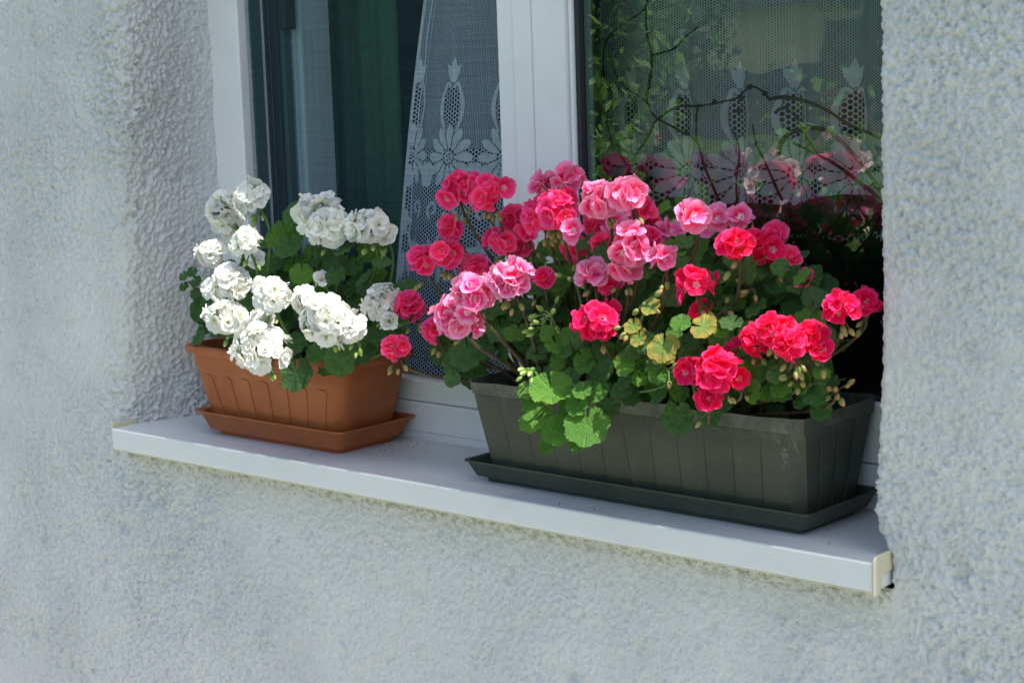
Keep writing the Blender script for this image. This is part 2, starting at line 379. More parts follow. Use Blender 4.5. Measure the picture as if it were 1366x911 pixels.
def stucco_h(X, Z, rough):
    """render relief in metres, and 0..1 for pits"""
    a = vnoise(*rot(X, Z, .4), .16, 1)-.5; b = vnoise(*rot(X, Z, 1.1), .045, 2)-.5
    c1 = vnoise(*rot(X, Z, .7), .0125, 3); c2 = vnoise(*rot(X, Z, 2.0), .0095, 4); c3 = vnoise(*rot(X, Z, 1.6), .0062, 5); c4 = vnoise(*rot(X, Z, .3), .0040, 8)
    rg1 = 1-np.abs(2*vnoise(*rot(X, Z, .9), .0098, 6)-1); rg2 = 1-np.abs(2*vnoise(*rot(X, Z, 2.6), .0064, 7)-1)
    lump = np.clip((c1-.40)*1.9, 0, 1)
    amt = .34+.80*smooth01(vnoise(*rot(X, Z, .2), .20, 9)*1.1)*.9+.35*vnoise(*rot(X, Z, 1.3), .05, 10)
    h = .004*a + .0022*b + amt*(.0010*lump*(.5+c2) + .0011*rg1**2*(.4+c2) + .0022*rg2**1.5 + .0034*(c3-.5) + .0034*(c4-.5))
    big = np.clip((vnoise(X, Z, .06, 12)-.80)*5, 0, 1)*np.clip(vnoise(X, Z, .012, 13)*1.6-.3, 0, 1)
    h -= big*.006*rough
    pit = np.clip(.1 + .35*lump + .35*rg1**2 + .25*rg2 - big*.5 + .2*(c3-.5), 0, 1)
    return h*rough, pit
def spaced(a, b, step, outer_lo, outer_hi):
    core = np.arange(a, b+step*.5, step)
    lo = [a]; s = step
    while lo[-1] > outer_lo: s *= 1.25; lo.append(lo[-1]-s)
    hi = [core[-1]]; s = step
    while hi[-1] < outer_hi: s *= 1.25; hi.append(hi[-1]+s)
    return np.concatenate([np.array(lo[:0:-1]), core, np.array(hi[1:])])
UL, UR, ZS, ZT, DEP = -.735, .735, -.037, 1.25, .205
us = spaced(-1.25, .97, .0018, -4, 4); zs = spaced(-.60, .78, .0018, -1.2, 1.9)
U, Z = np.meshgrid(us, zs)
nz_, nu_ = U.shape
inside = (Z > ZS) & (Z < ZT)
Xw = U.copy(); Yw = np.zeros_like(U); NX = np.zeros_like(U); NY = -np.ones_like(U)
# left corner folds into the reveal
phi_l = math.radians(80)
a_l = .030
hd = phi_l*smooth01((us-(UL-a_l))/(2*a_l))
def path_of(u, h):
    hm = (h[:-1]+h[1:])/2; d = np.abs(np.diff(u)); z0_ = np.zeros(1)
    return np.concatenate([z0_, np.cumsum(np.cos(hm)*d)]), np.concatenate([z0_, np.cumsum(np.sin(hm)*d)])
dx, dy = path_of(us, hd); px_ = us[0]+dx; py_ = dy
msk_l = inside & (U < 0)
PX = np.broadcast_to(px_, U.shape); PY = np.broadcast_to(py_, U.shape); HD = np.broadcast_to(hd, U.shape)
Xw = np.where(msk_l, PX, Xw); Yw = np.where(msk_l, PY, Yw); NX = np.where(msk_l, np.sin(HD), NX); NY = np.where(msk_l, -np.cos(HD), NY)
cl = np.interp(Z, [-.04, .08, .25, .47, .72], [-.018, -.020, .0, .022, .038])     # the corner leans
wl_ = smooth01(1-np.abs(U-UL)/np.where(U < UL, .35, .17))
fz = np.where(Z > ZS, 1.0, smooth01(1-(ZS-Z)/.15))          # fades out below the board
Xw = np.where(U < 0, Xw+cl*wl_*fz, Xw)
# right corner, folded the other way
a_r = .010; usr = us[::-1]; hr = math.radians(88)*smooth01(((UR+a_r)-usr)/(2*a_r))
dxr, pyr = path_of(usr, hr); pxr = usr[0]-dxr
pxr, pyr, hr = pxr[::-1], pyr[::-1], hr[::-1]
msk_r = inside & (U > 0)
Xw = np.where(msk_r, np.broadcast_to(pxr, U.shape), Xw); Yw = np.where(msk_r, np.broadcast_to(pyr, U.shape), Yw)
HR = np.broadcast_to(hr, U.shape); NX = np.where(msk_r, -np.sin(HR), NX); NY = np.where(msk_r, -np.cos(HR), NY)
cr_ = np.interp(Z, [-.04, .0, .03, .07, .12, .3], [.012, .012, -.002, -.007, -.004, 0])
Xw = np.where(U > 0, Xw+fz*cr_*smooth01(1-np.abs(U-UR)/.06), Xw)
rough = 1.0+.25*msk_l*(U > UL) + .55*np.exp(-((U-UL)/.05)**2)*fz - .35*np.exp(-((U-UR)/.035)**2)*fz + .45*np.exp(-((U-UR)/.04)**2)*fz*np.exp(-((Z-.08)/.07)**2)
Hh, pit = stucco_h(U, Z, rough)
# flat trowelled band below the board
flat = np.exp(-((Z-(ZS-.02))/.035)**2)*(Z < ZS)*(U > -.76)*(U < .75)
Hh = Hh*(1-.65*flat)-.0
Xw = Xw+NX*Hh; Yw = Yw+NY*Hh
keep_v = ~(inside & (U > UL+DEP) & (U < UR-DEP))
fin = inside[:-1, :-1]; same = (inside[:-1, :-1] == inside[1:, :-1])
kf = keep_v[:-1, :-1] & keep_v[1:, :-1] & keep_v[:-1, 1:] & keep_v[1:, 1:]
uc = U[:-1, :-1]
kf &= same | (uc < UL-a_l-.01) | (uc > UR-.003)
idx = np.arange(nz_*nu_).reshape(nz_, nu_)
quads = np.stack([idx[:-1, :-1], idx[:-1, 1:], idx[1:, 1:], idx[1:, :-1]], -1)[kf]
used = np.unique(quads); remap = -np.ones(nz_*nu_, np.int64); remap[used] = np.arange(len(used))
quads = remap[quads]
co = np.stack([Xw, Yw, Z], -1).reshape(-1, 3)[used]
me = bpy.data.meshes.new('house_wall')
me.vertices.add(len(co)); me.vertices.foreach_set('co', co.astype(np.float32).ravel())
me.loops.add(quads.size); me.loops.foreach_set('vertex_index', quads.astype(np.int32).ravel())
me.polygons.add(len(quads)); me.polygons.foreach_set('loop_start', (np.arange(len(quads))*4).astype(np.int32))
me.polygons.foreach_set('use_smooth', np.ones(len(quads), bool))
me.update(calc_edges=True)
a_ = me.attributes.new('h', 'FLOAT', 'POINT'); a_.data.foreach_set('value', pit.reshape(-1)[used].astype(np.float32))
me.materials.append(M['stucco'])
wall = tag(ob('house_wall', me), 'rough off-white stucco house wall around the window', 'wall')
core = MB()
core.box(-4.2, -.80, .03, .2, ZS, 1.9).box(-4.2, -.715, .2, .37, ZS, 1.9).box(.775, 4.2, .03, .37, ZS, 1.9)
core.box(-4.2, 4.2, .03, .37, GZ-.1, ZS-.012).box(-.80, .775, .03, .37, ZT+.004, 1.9).box(-.80, .775, .03, .20, ZT, ZT+.003)
ob('masonry', core.mesh('masonry', simple('masonry', (.35, .33, .3), .95)), wall)
rf = MB().box(-4.2, 4.2, -.039, .5, 1.905, 2.0).box(-4.2, 4.2, -.03, .5, 2.0, 2.12)  # unseen board, added to keep the sun off wall and sill
bevel(tag(ob('sun_blocker', rf.mesh('sun_blocker', simple('blocker_board', (.25, .17, .11), .8))), 'unseen board added above the window wall to block the sun', 'roof'), .004)

# ------------------------------------------------------------------ window
win = empty('window', (0, .19, 0), 'white plastic window with one clear pane and a fly screen', 'window')
FY = .188
def fbox(name, x0, x1, y0, y1, z0, z1, mat='pvc', bv=.003, parent=None):
    o = ob(name, MB().box(x0, x1, y0, y1, z0, z1).mesh(name, M[mat]), parent or win); bevel(o, bv); return o
TOPZ = 1.27
fbox('frame_jamb', -.73, -.622, FY, .26, -.02, TOPZ); fbox('frame_jamb', .705, .775, FY, .26, -.02, TOPZ)
fbox('frame_head', -.622, .705, FY+.001, .26, 1.19, TOPZ)
fbox('frame_bottom', -.622, .705, FY+.004, .26, -.02, .012); 
fbox('frame_rail', -.622, -.004, FY, .258, .012, .0605)
fbox('screen_rail', -.622, -.034, FY+.003, .225, .0615, .0965)
fbox('mullion', -.0335, -.001, FY+.002, .25, .0975, 1.19)
fbox('sash_cover', .0, .036, FY-.002, .25, .0615, 1.19); fbox('sash_stile', .0365, .100, FY, .25, .0615, 1.19)
fbox('glazing_bead', .1005, .1085, FY+.006, .24, .1425, 1.13, bv=.004)
fbox('frame_rail', -.003, .705, FY, .258, .012, .0605); fbox('sash_rail', .1005, .705, FY+.001, .25, .0620, .1420)
fbox('sash_rail', .1005, .705, FY+.001, .25, 1.12, 1.189); fbox('sash_stile', .645, .704, FY+.002, .25, .143, 1.119)
fbox('gasket', .1087, .1165, .200, .232, .143, 1.12, 'gasket', .001)
sp_ = fbox('spacer_bar', .1167, .131, .212, .2235, .143, 1.12, 'spacer', .001)
fbox('gasket', .1312, .135, .213, .228, .143, 1.12, 'gasket', .0008); fbox('gasket', .1167, .645, .205, .23, .1425, .149, 'gasket', .001)
dots = MB()
for i in range(230):
    z = .15+i*.0042
    for x in (.1195, .128): dots.box(x-.0005, x+.0005, .2112, .2119, z, z+.0018)
ob('spacer_holes', dots.mesh('spacer_holes', simple('spacer_pale', (.5, .58, .58), .4)), sp_, Vector((0, 0, 0)))
def pane(name, x0, x1, y, z0, z1, mat, th=.004, parent=None): return ob(name, MB().box(x0, x1, y, y+th, z0, z1).mesh(name, M[mat]), parent or win)
m = MB(); m.v = [(.1167, .2105, .143), (.645, .2105, .143), (.645, .2105, 1.12), (.1167, .2105, 1.12)]; m.f = [(0, 1, 2, 3)]
ob('glass_pane', m.mesh('glass_pane', M['glass']), win)
m = MB(); m.v = [(-.6215, .206, .0965), (-.0338, .206, .0965), (-.0338, .206, 1.19), (-.6215, .206, 1.19)]; m.f = [(0, 1, 2, 3)]
ob('fly_screen', m.mesh('fly_screen', M['screen']), win)
# dark strips along the inner side of the jamb
fbox('jamb_strip', -.6225, -.6185, .214, .238, .05, 1.18, 'teal', .001); fbox('jamb_strip', -.6225, -.6195, .246, .256, .05, 1.18, 'gasket', .001)
# inward opened casement, edge on
for i, (y0, y1, x1, mt) in enumerate(((.2605, .268, -.606, 'gasket'), (.2682, .285, -.598, 'teal'), (.2853, .292, -.609, 'gasket'), (.2923, .30, -.600, 'inner'))):
    fbox('casement_profile', -.640, x1, y0, y1, .03, 1.18, mt, .0015)
cas = fbox('casement_stile', -.650, -.590, .3005, .372, .05, 1.17, 'inner', .004)
fbox('hinge', -.600, -.585, .263, .289, .66, 1.0, 'gasket', .003)

# sill board
sill = bevel(tag(ob('window_sill', MB().box(-.7455, .7405, -.035, .1915, -.036, 0).mesh('window_sill', M['sill'])), 'white plastic window sill board with cream end caps', 'window sill'), .003, 3)
fb = ob('drip_edge', MB().box(-.7455, .7405, -.0335, -.022, -.0380, -.0358).mesh('drip_edge', M['cream']), sill); bevel(fb, .001)
def cap(x0, x1, top, name='end_cap'):
    poly = [(-.0375, -.040), (-.0375, top-.006), (-.0355, top-.002), (-.031, top), (.02, top), (.02, -.016), (-.020, -.016), (-.021, -.030), (-.024, -.040)]
    o = ob(name, MB().prism(poly, lambda a, b, d: (x0+d*(x1-x0), a, b), 1).mesh(name, M['cream']), sill); return bevel(o, .0012)
cap(.7407, .7438, .009)
bevel(ob('end_cap', MB().box(-.7490, -.7457, -.033, .02, -.012, .008).mesh('end_cap', M['cream']), sill), .0012)

# ------------------------------------------------------------------ lace curtains and drape
def lace_curtain(name, label, x_of, depth, un, z0, z1, mats, flower_us, hem, zf, parent_loc, extra=()):
    """x_of(u,z), depth(u,z) give the cloth; the design sits at height zf"""
    root = empty(name, parent_loc, label, 'curtain', 'lace curtains')
    F = lambda u, z, d=0: (x_of(min(max(u, 0), un), z), depth(min(max(u, 0), un), z)-d, z)
    du_ = .004; nu = int(un/du_); nz2 = int((z1-z0)/.005)
    V = []; Fc = []; uvs = []; mi = []
    hemz = lambda u: z0 + hem*abs(math.sin(math.pi*(u-flower_us[0])/.10+math.pi/2))**.7*-.5
    for j in range(nz2+1):
        for i in range(nu+1):
            u = un*i/nu; zz = z0+(z1-z0)*j/nz2
            if j == 0: zz = zz + hemz(u)-z0
            V.append(F(u, zz)); uvs.append((u, zz))
    for j in range(nz2):
        for i in range(nu):
            a = j*(nu+1)+i; Fc.append((a, a+1, a+nu+2, a+nu+1))
            u = un*(i+.5)/nu; zz = z0+(z1-z0)*(j+.5)/nz2
            co_ = zz < zf+.015
            for fu in flower_us:
                if ((u-fu)/.021)**2+((zz-(zf+.083))/.033)**2 < 1: co_ = True
            mi.append(1 if co_ else 0)
    me = mesh('net', V, Fc, mats[0]); me.materials.append(mats[1]); me.polygons.foreach_set('material_index', mi)
    uvl = me.uv_layers.new(name='UVMap')
    uvl.data.foreach_set('uv', [c for l in me.loops for c in uvs[l.vertex_index]])
    ob('net', me, root)
    def strip(nm, outline, d=.0012):
        """closed outline of (u,z) as a thin raised patch, fan triangulated from centre"""
        n = len(outline); cu = sum(p[0] for p in outline)/n; cz = sum(p[1] for p in outline)/n
        v = [F(cu, cz, d)]+[F(u, z, d) for u, z in outline]
        return v, [(0, 1+i, 1+(i+1) % n) for i in range(n)]
    def band(path, w, d=.0014):
        v = []; f = []
        for i, (u, z) in enumerate(path):
            a = path[max(i-1, 0)]; b = path[min(i+1, len(path)-1)]
            tx, tz = b[0]-a[0], b[1]-a[1]; l = math.hypot(tx, tz) or 1; ww = w[i] if hasattr(w, '__len__') else w
            v += [F(u-tz/l*ww, z+tx/l*ww, d), F(u+tz/l*ww, z-tx/l*ww, d)]
        f = [(2*i, 2*i+1, 2*i+3, 2*i+2) for i in range(len(path)-1)]
        return v, f
    def add(nm, parts):
        v = []; f = []
        for pv, pf in parts:
            n = len(v); v += pv; f += [tuple(n+k for k in q) for q in pf]
        return ob(nm, mesh(nm, v, f, mats[2], False), root)
    for fu in flower_us:
        P = []
        for k in range(12):                                    # daisy
            a = 2*math.pi*k/12; o = []
            for s in range(12):
                b = 2*math.pi*s/12; r = .0320+.0195*math.cos(b); w = .0070*math.sin(b)*(1.25 if math.cos(b) > 0 else .8)
                o.append((fu+r*math.cos(a)-w*math.sin(a), zf+1.05*(r*math.sin(a)+w*math.cos(a))))
            P.append(strip('p', o))
        P.append(band([(fu+.0082*math.cos(2*math.pi*s/20), zf+.0082*math.sin(2*math.pi*s/20)) for s in range(21)], .0017))
        P.append(band([(fu+.003*math.cos(2*math.pi*s/12), zf+.003*math.sin(2*math.pi*s/12)) for s in range(13)], .001))
        add('lace_daisy', P)
        P = []                                                 # urn
        for sg in (-1, 1):
            P.append(band([(fu+sg*(.006+.019*math.sin(math.pi*(.08+.86*t))**.8), zf+.042+.080*t) for t in [i/14 for i in range(15)]], [.0015+.0030*math.sin(math.pi*i/14) for i in range(15)]))
            P.append(band([(fu+sg*(.011-.006*math.cos(3.6*t)), zf+.113+.006*math.sin(3.6*t)) for t in [i/8 for i in range(9)]], .0028))
        P.append(strip('t', [(fu+x, zf+z) for x, z in ((-.006, .122), (.006, .122), (.014, .136), (.017, .151), (.008, .147), (0, .163), (-.008, .147), (-.017, .151), (-.014, .136))]))
        add('lace_urn', P)
        if zf-.15 < z0:                                        # short curtain: only small leaves along the hem
            add('lace_leaf', [strip('l', [(fu+.052+.007*math.cos(b), zf-.060+.016*math.sin(b)) for b in [2*math.pi*i/12 for i in range(12)]])]); continue
        P = []                                                 # scrolls and leaves under the daisy
        for sg in (-1, 1):
            path = []
            for i in range(22):
                t = i/21; r = .016*(1-.75*t); an = -1.2+sg*0+6.4*t
                path.append((fu+sg*(.030+r*math.cos(an)), zf-.088+r*math.sin(an)))
            P.append(band(path, .0032))
            path = [(fu+sg*(.006+.03*t), zf-.128-.028*math.sin(2.8*t)) for t in [i/10 for i in range(11)]]
            P.append(band(path, [.002+.004*math.sin(math.pi*i/10) for i in range(11)]))
            o = [(fu+sg*(.050+.011*math.cos(b)*1.0), zf-.030+.022*math.sin(b)) for b in [2*math.pi*i/12 for i in range(12)]]
            P.append(strip('l', o))
        P.append(strip('c', [(fu+.012*math.cos(b)*(1+.4*math.cos(4*b)), zf-.112+.016*math.sin(b)*(1+.4*math.cos(4*b))) for b in [2*math.pi*i/32 for i in range(32)]]))
        for k in range(9):
            a = math.pi*(1.05+.9*k/8); o = []
            for s in range(10):
                b = 2*math.pi*s/10; r = .040+.022*math.cos(b); w = .0052*math.sin(b)
                o.append((fu+r*math.cos(a)-w*math.sin(a), zf-.145+1.1*(r*math.sin(a)+w*math.cos(a))))
            if zf-.22 > z0: P.append(strip('p', o))
        add('lace_scroll', P)
    for nm, path, w in extra: add(nm, [band(path, w)])
    return root
# left: pulled aside, slanting edge
xl = lambda z: -.477+.207*(z-.0)
lc_x = lambda u, z: xl(z)+u*(.97-.20*min(1, max(0, (z-.45)/.4)))
lc_y = lambda u, z: .335+.012*math.sin(u*28+1.2)*math.exp(-u*3)+.006*math.sin(u*75)*max(0, 1-u/.09)+.004*math.sin(z*9)
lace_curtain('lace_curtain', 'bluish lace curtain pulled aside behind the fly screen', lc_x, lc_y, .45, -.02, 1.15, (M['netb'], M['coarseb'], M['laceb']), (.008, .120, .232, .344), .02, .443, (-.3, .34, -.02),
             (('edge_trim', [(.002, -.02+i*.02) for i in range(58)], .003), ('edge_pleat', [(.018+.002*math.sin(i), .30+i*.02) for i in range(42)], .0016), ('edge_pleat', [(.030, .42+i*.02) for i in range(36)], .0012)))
rc_x = lambda u, z: -.01+u*.94+.004*math.sin(u*2*math.pi/.105)
rc_y = lambda u, z: .315+.006*math.sin(u*2*math.pi/.105+.8)+.004*math.sin(u*61)
lace_curtain('lace_curtain', 'folded white lace curtain with urns and daisies behind the clear glass pane', rc_x, rc_y, .72, .352, 1.15, (M['net'], M['coarse'], M['lace']), (.03, .135, .235, .339, .437, .540, .639), .03, .427, (.3, .32, .35))
gv = []; gf = []
n = 60
for j in range(2):
    for i in range(n+1):
        x = -.80+.285*i/n; gv.append((x, .455+.006*math.sin(i*.55)+.003*math.sin(i*1.7), -.05+1.25*j))
for i in range(n): gf.append((i, i+1, n+2+i, n+1+i))
g = ob('green_drape', mesh('green_drape', gv, gf, M['green_cloth'])); sm_ = g.modifiers.new('solid', 'SOLIDIFY'); sm_.thickness = .002
tag(g, 'dark green drape hanging inside behind the fly screen', 'drape')

# inner window board and bare orchid between glass and curtain
tag(ob('inner_sill', MB().box(-.715, .775, .262, .45, -.03, .03).mesh('inner_sill', M['pvc'])), 'white inner window board behind the window frame', 'window board')
orch = empty('orchid', (.30, .275, .03), 'leafless branching orchid standing behind the clear pane before the lace', 'orchid')
def zp(a, b, y=.268): return at_y(640+a/2.44, b/2.44, y)
tw = [([(475, 640), (480, 570), (500, 520), (545, 450), (575, 395), (640, 350), (720, 345), (790, 332), (840, 318), (880, 283), (925, 300), (940, 325)], .0020),
      ([(480, 540), (430, 460), (405, 350), (402, 250), (405, 160), (430, 110), (480, 70), (540, 25), (548, -60)], .0016),
      ([(780, 760), (780, 672), (760, 610), (730, 540), (705, 460), (640, 420), (570, 380), (540, 330), (480, 290), (440, 240), (420, 170)], .0018),
      ([(540, 330), (555, 250), (560, 180), (545, 120), (540, 20)], .0022), ([(565, 180), (630, 160), (670, 120), (710, 90)], .0014),
      ([(705, 462), (705, 380), (712, 340)], .0016), ([(842, 760), (840, 680), (835, 600), (845, 500), (835, 450), (822, 425)], .0016),
      ([(1010, 760), (1000, 690), (960, 600), (920, 510), (900, 470), (888, 405)], .0020),
      ([(970, 510), (985, 460), (1030, 425), (1110, 420), (1170, 455), (1230, 520), (1290, 600), (1350, 700)], .0034),
      ([(1350, 730), (1290, 640), (1230, 590), (1150, 530), (1090, 500), (1020, 465)], .0030),
      ([(940, 325), (990, 318), (1060, 330), (1130, 360), (1200, 405), (1290, 445), (1350, 480)], .0026),
      ([(960, 370), (990, 350), (1030, 380), (1060, 440), (1100, 502)], .0020), ([(440, 600), (405, 545)], .0026)]
for path, r in tw:
    pts = catmull([zp(a, b, .262+.016*math.sin(a*.013)) for a, b in path], 5)
    N = len(pts); rad = [r*(1.15-.5*i/N)*(1+.22*(i % 5 == 0)) for i in range(N)]
    ob('stem', MB().tube(pts, rad, 6).mesh('stem', M['twig'], True), orch)
def ellip_leaf(c, a, b, ang, nrm_tilt):
    v = [tuple(c)]; f = []
    for i in range(16):
        w = 2*math.pi*i/16; x = a*math.cos(w); z = b*math.sin(w)*(1-.15*math.cos(w))
        v.append((c.x+x*math.cos(ang)-z*math.sin(ang), c.y+.12*abs(z)+nrm_tilt*x, c.z+x*math.sin(ang)+z*math.cos(ang)))
    f = [(0, 1+i, 1+(i+1) % 16) for i in range(16)]
    o = ob('leaf', mesh('leaf', v, f, M['orchid_leaf']), orch); s = o.modifiers.new('s', 'SOLIDIFY'); s.thickness = .002
for a, b, ra, rb, an in ((515, 582, .020, .015, 1.3), (640, 690, .055, .022, .15), (1000, 715, .16, .020, -.03), (1180, 700, .09, .028, .1)):
    ellip_leaf(zp(a, b, .282), ra, rb, an, .1)
for a, b in ((880, 285), (765, 335), (850, 322), (845, 362), (928, 306), (650, 330)):
    c = zp(a, b, .262); ob('bud', MB().tube([c+Vector((-.004, 0, -.002)), c+Vector((-.002, 0, 0)), c+Vector((.002, 0, .001)), c+Vector((.005, 0, .001))], [.001, .0042, .004, .001], 7).mesh('bud', M['twig'], True), orch)

# ------------------------------------------------------------------ planters
def rrect(hx, hy, r, nc=6, ns=1, nsy=1):
    out = []
    for (cx, cy, a0) in ((hx-r, -hy+r, -math.pi/2), (hx-r, hy-r, 0), (-hx+r, hy-r, math.pi/2), (-hx+r, -hy+r, math.pi)):
        for i in range(nc+1):
            a = a0+math.pi/2*i/nc; out.append((cx+r*math.cos(a), cy+r*math.sin(a)))
    return out
def loft(rings, close_bottom=True, close_top=False):
    n = len(rings[0]); V = [p for r in rings for p in r]; F = []
    for k in range(len(rings)-1):
        for i in range(n):
            j = (i+1) % n; F.append((k*n+i, k*n+j, (k+1)*n+j, (k+1)*n+i))
    if close_bottom: F.append(tuple(reversed(range(n))))
    if close_top: F.append(tuple((len(rings)-1)*n+i for i in range(n)))
    return V, F
def tray(name, label, cat, cx, cy, tx, ty, bx, by, h, r, lip, mat):
    prof = [(bx-.012, by-.012, 0), (bx-.010, by-.010, .007), (bx, by, .009), (tx-lip, ty-lip, h-.004), (tx, ty, h-.003), (tx, ty, h), (tx-lip-.002, ty-lip-.002, h-.0015), (bx-.003, by-.003, .0125), (bx-.02, by-.02, .0115)]
    V, F = loft([[(cx+x, cy+y, z) for x, y in rrect(hx, hy, r)] for hx, hy, z in prof], True, True)
    o = ob(name, mesh(name, V, F, mat)); e = o.modifiers.new('es', 'EDGE_SPLIT'); e.split_angle = math.radians(38)
    return tag(o, label, cat)
tray('planter_tray', 'terracotta brown drip tray under the white geraniums', 'tray', -.406, .1005, .178, .0865, .159, .073, .0405, .013, .006, M['terracotta'])
dt = tray('planter_tray', 'dark grey drip tray under the pink and red geraniums', 'tray', .329, .096, .293, .088, .280, .077, .033, .007, .003, M['darkpot'])
# brown planter
BC = Vector((-.408, .095, 0))
bp = empty('planter', (BC.x, BC.y, .012), 'terracotta brown plastic planter box with arched grooves', 'planter')
base, body_t, rim = (.158, .062), (.184, .082), (.1945, .0905)
def lerp(a, b, t): return a+(b-a)*t
prof = [(base[0]-.004, base[1]-.004, .012), (base[0], base[1], .016)]
for zz in (.05, .08, .1125): t = (zz-.016)/(.136-.016); prof.append((lerp(base[0], body_t[0], t), lerp(base[1], body_t[1], t), zz))
prof += [(body_t[0]-.0015, body_t[1]-.0015, .1135), (body_t[0], body_t[1], .136), (rim[0]-.001, rim[1]-.001, .138), (rim[0], rim[1], .142), (rim[0]-.001, rim[1]-.001, .149), (rim[0]-.004, rim[1]-.004, .151), (rim[0]-.011, rim[1]-.011, .150), (body_t[0]-.004, body_t[1]-.004, .145), (body_t[0]-.012, body_t[1]-.011, .10)]
V, F = loft([[(BC.x+x, BC.y+y, z) for x, y in rrect(hx, hy, .030 if z > .1 else .026)] for hx, hy, z in prof])
o = ob('body', mesh('body', V, F, M['terracotta']), bp); o.modifiers.new('es', 'EDGE_SPLIT').split_angle = math.radians(35)
for side in (-1, 1):
    for k in range(7):
        cx = -.122+k*.0405
        poly = [(-.0105, .0), (-.0125, .062)]+[(-.0125*math.cos(a)-.0, .064+.006*math.sin(a)) for a in [math.pi*i/8 for i in range(1, 8)]]+[(.0125, .062), (.0105, .0)]
        poly = poly[::-1]
        sl = (body_t[1]-base[1])/(.136-.016)
        def fn(a, b, d, cx=cx, side=side):
            zz = .034+b; hy = lerp(base[1], body_t[1], (zz-.016)/.12); xx = cx*(1+.14*(b/.07))+a
            return (BC.x+xx, BC.y+side*(hy-.001+.0026*(1-d)), zz)
        o = ob('moulded_arch', MB().prism(poly if side < 0 else poly[::-1], fn, 1).mesh('moulded_arch', M['terracotta']), bp); bevel(o, .0008, 1)
sv = [(BC.x+x, BC.y+y, .118+.006*rng.random()) for x, y in rrect(body_t[0]-.008, body_t[1]-.008, .02)]
def soil(name, cx, cy, hx, hy, z, parent):
    nx, ny = 60, 16; V = []; F = []
    for j in range(ny+1):
        for i in range(nx+1): V.append((cx-hx+2*hx*i/nx, cy-hy+2*hy*j/ny, z+.012*(rng.random()-.5)))
    for j in range(ny):
        for i in range(nx): a = j*(nx+1)+i; F.append((a, a+1, a+nx+2, a+nx+1))
    return ob(name, mesh(name, V, F, M['soil']), parent)
soil('soil', BC.x, BC.y, .174, .072, .126, bp)
# dark planter
DC = Vector((.337, .092, 0)); DH = .153
dp = empty('planter', (DC.x, DC.y, .0115), 'scuffed dark grey plastic planter box with upright board joints', 'planter')
dbase, drim = (.264, .067), (.280, .096)
def dsec(hx, hy, amp, c=.012):
    """outline with stepped boards on every side, chamfered corners"""
    out = []
    def side(p, q, nb, nrm):
        for k in range(nb):
            a, b = k/nb, (k+1)/nb
            for tt, off in ((a+.0008, -.5), (a+.003, 1.0), (b-.004, .1), (b-.0008, -.5)):
                out.append((p[0]+(q[0]-p[0])*tt+nrm[0]*amp*off, p[1]+(q[1]-p[1])*tt+nrm[1]*amp*off))
    side((-hx+c, -hy), (hx-c, -hy), 12, (0, -1)); side((hx, -hy+c), (hx, hy-c), 4, (1, 0))
    side((hx-c, hy), (-hx+c, hy), 12, (0, 1)); side((-hx, hy-c), (-hx, -hy+c), 4, (-1, 0))
    return out
rings = []
for zz, amp in ((.0115, 0), (.014, .0021), (.06, .0023), (.10, .0023), (.131, .0019), (.1335, 0), (.1345, 0), (DH, 0)):
    t = (zz-.0115)/(DH-.0115); hx, hy = lerp(dbase[0], drim[0], t), lerp(dbase[1], drim[1], t)
    if .1335 < zz: hx += .0014; hy += .0014
    rings.append([(DC.x+x, DC.y+y, zz+(.0016*math.sin(x*31)+.0012*math.sin(x*80) if zz == DH else 0)) for x, y in dsec(hx, hy, amp)])
rings.append([(DC.x+x*(1-.0025/drim[0]), DC.y+y*(1-.0025/drim[1]), z) for x, y, z in [(p[0]-DC.x, p[1]-DC.y, p[2]) for p in rings[-1]]])
rings.append([(DC.x+x, DC.y+y, .10) for x, y in dsec(drim[0]-.007, drim[1]-.012, 0)])
V, F = loft(rings); o = ob('body', mesh('body', V, F, M['darkpot']), dp); o.modifiers.new('es', 'EDGE_SPLIT').split_angle = math.radians(30)
soil('soil', DC.x, DC.y, drim[0]-.009, drim[1]-.014, .118, dp)

cr = MB(); cr_r = random.Random(3)
for i in range(26):
    if i < 18: x, y = cr_r.gauss(-.20, .035), cr_r.uniform(.05, .17)
    else: x, y = cr_r.uniform(-.70, .70), cr_r.uniform(-.025, .015)
    q = cr_r.uniform(.0005, .0012); cr.tube([(x-q, y, q*.3), (x, y+q*.2, q*.9), (x+q, y, q*.3)], [q*.4, q*.9, q*.4], 5)
tag(ob('soil_crumbs', cr.mesh('soil_crumbs', M['soil'])), 'dark crumbs of potting soil scattered on the white sill board', 'soil crumbs', kind='stuff')

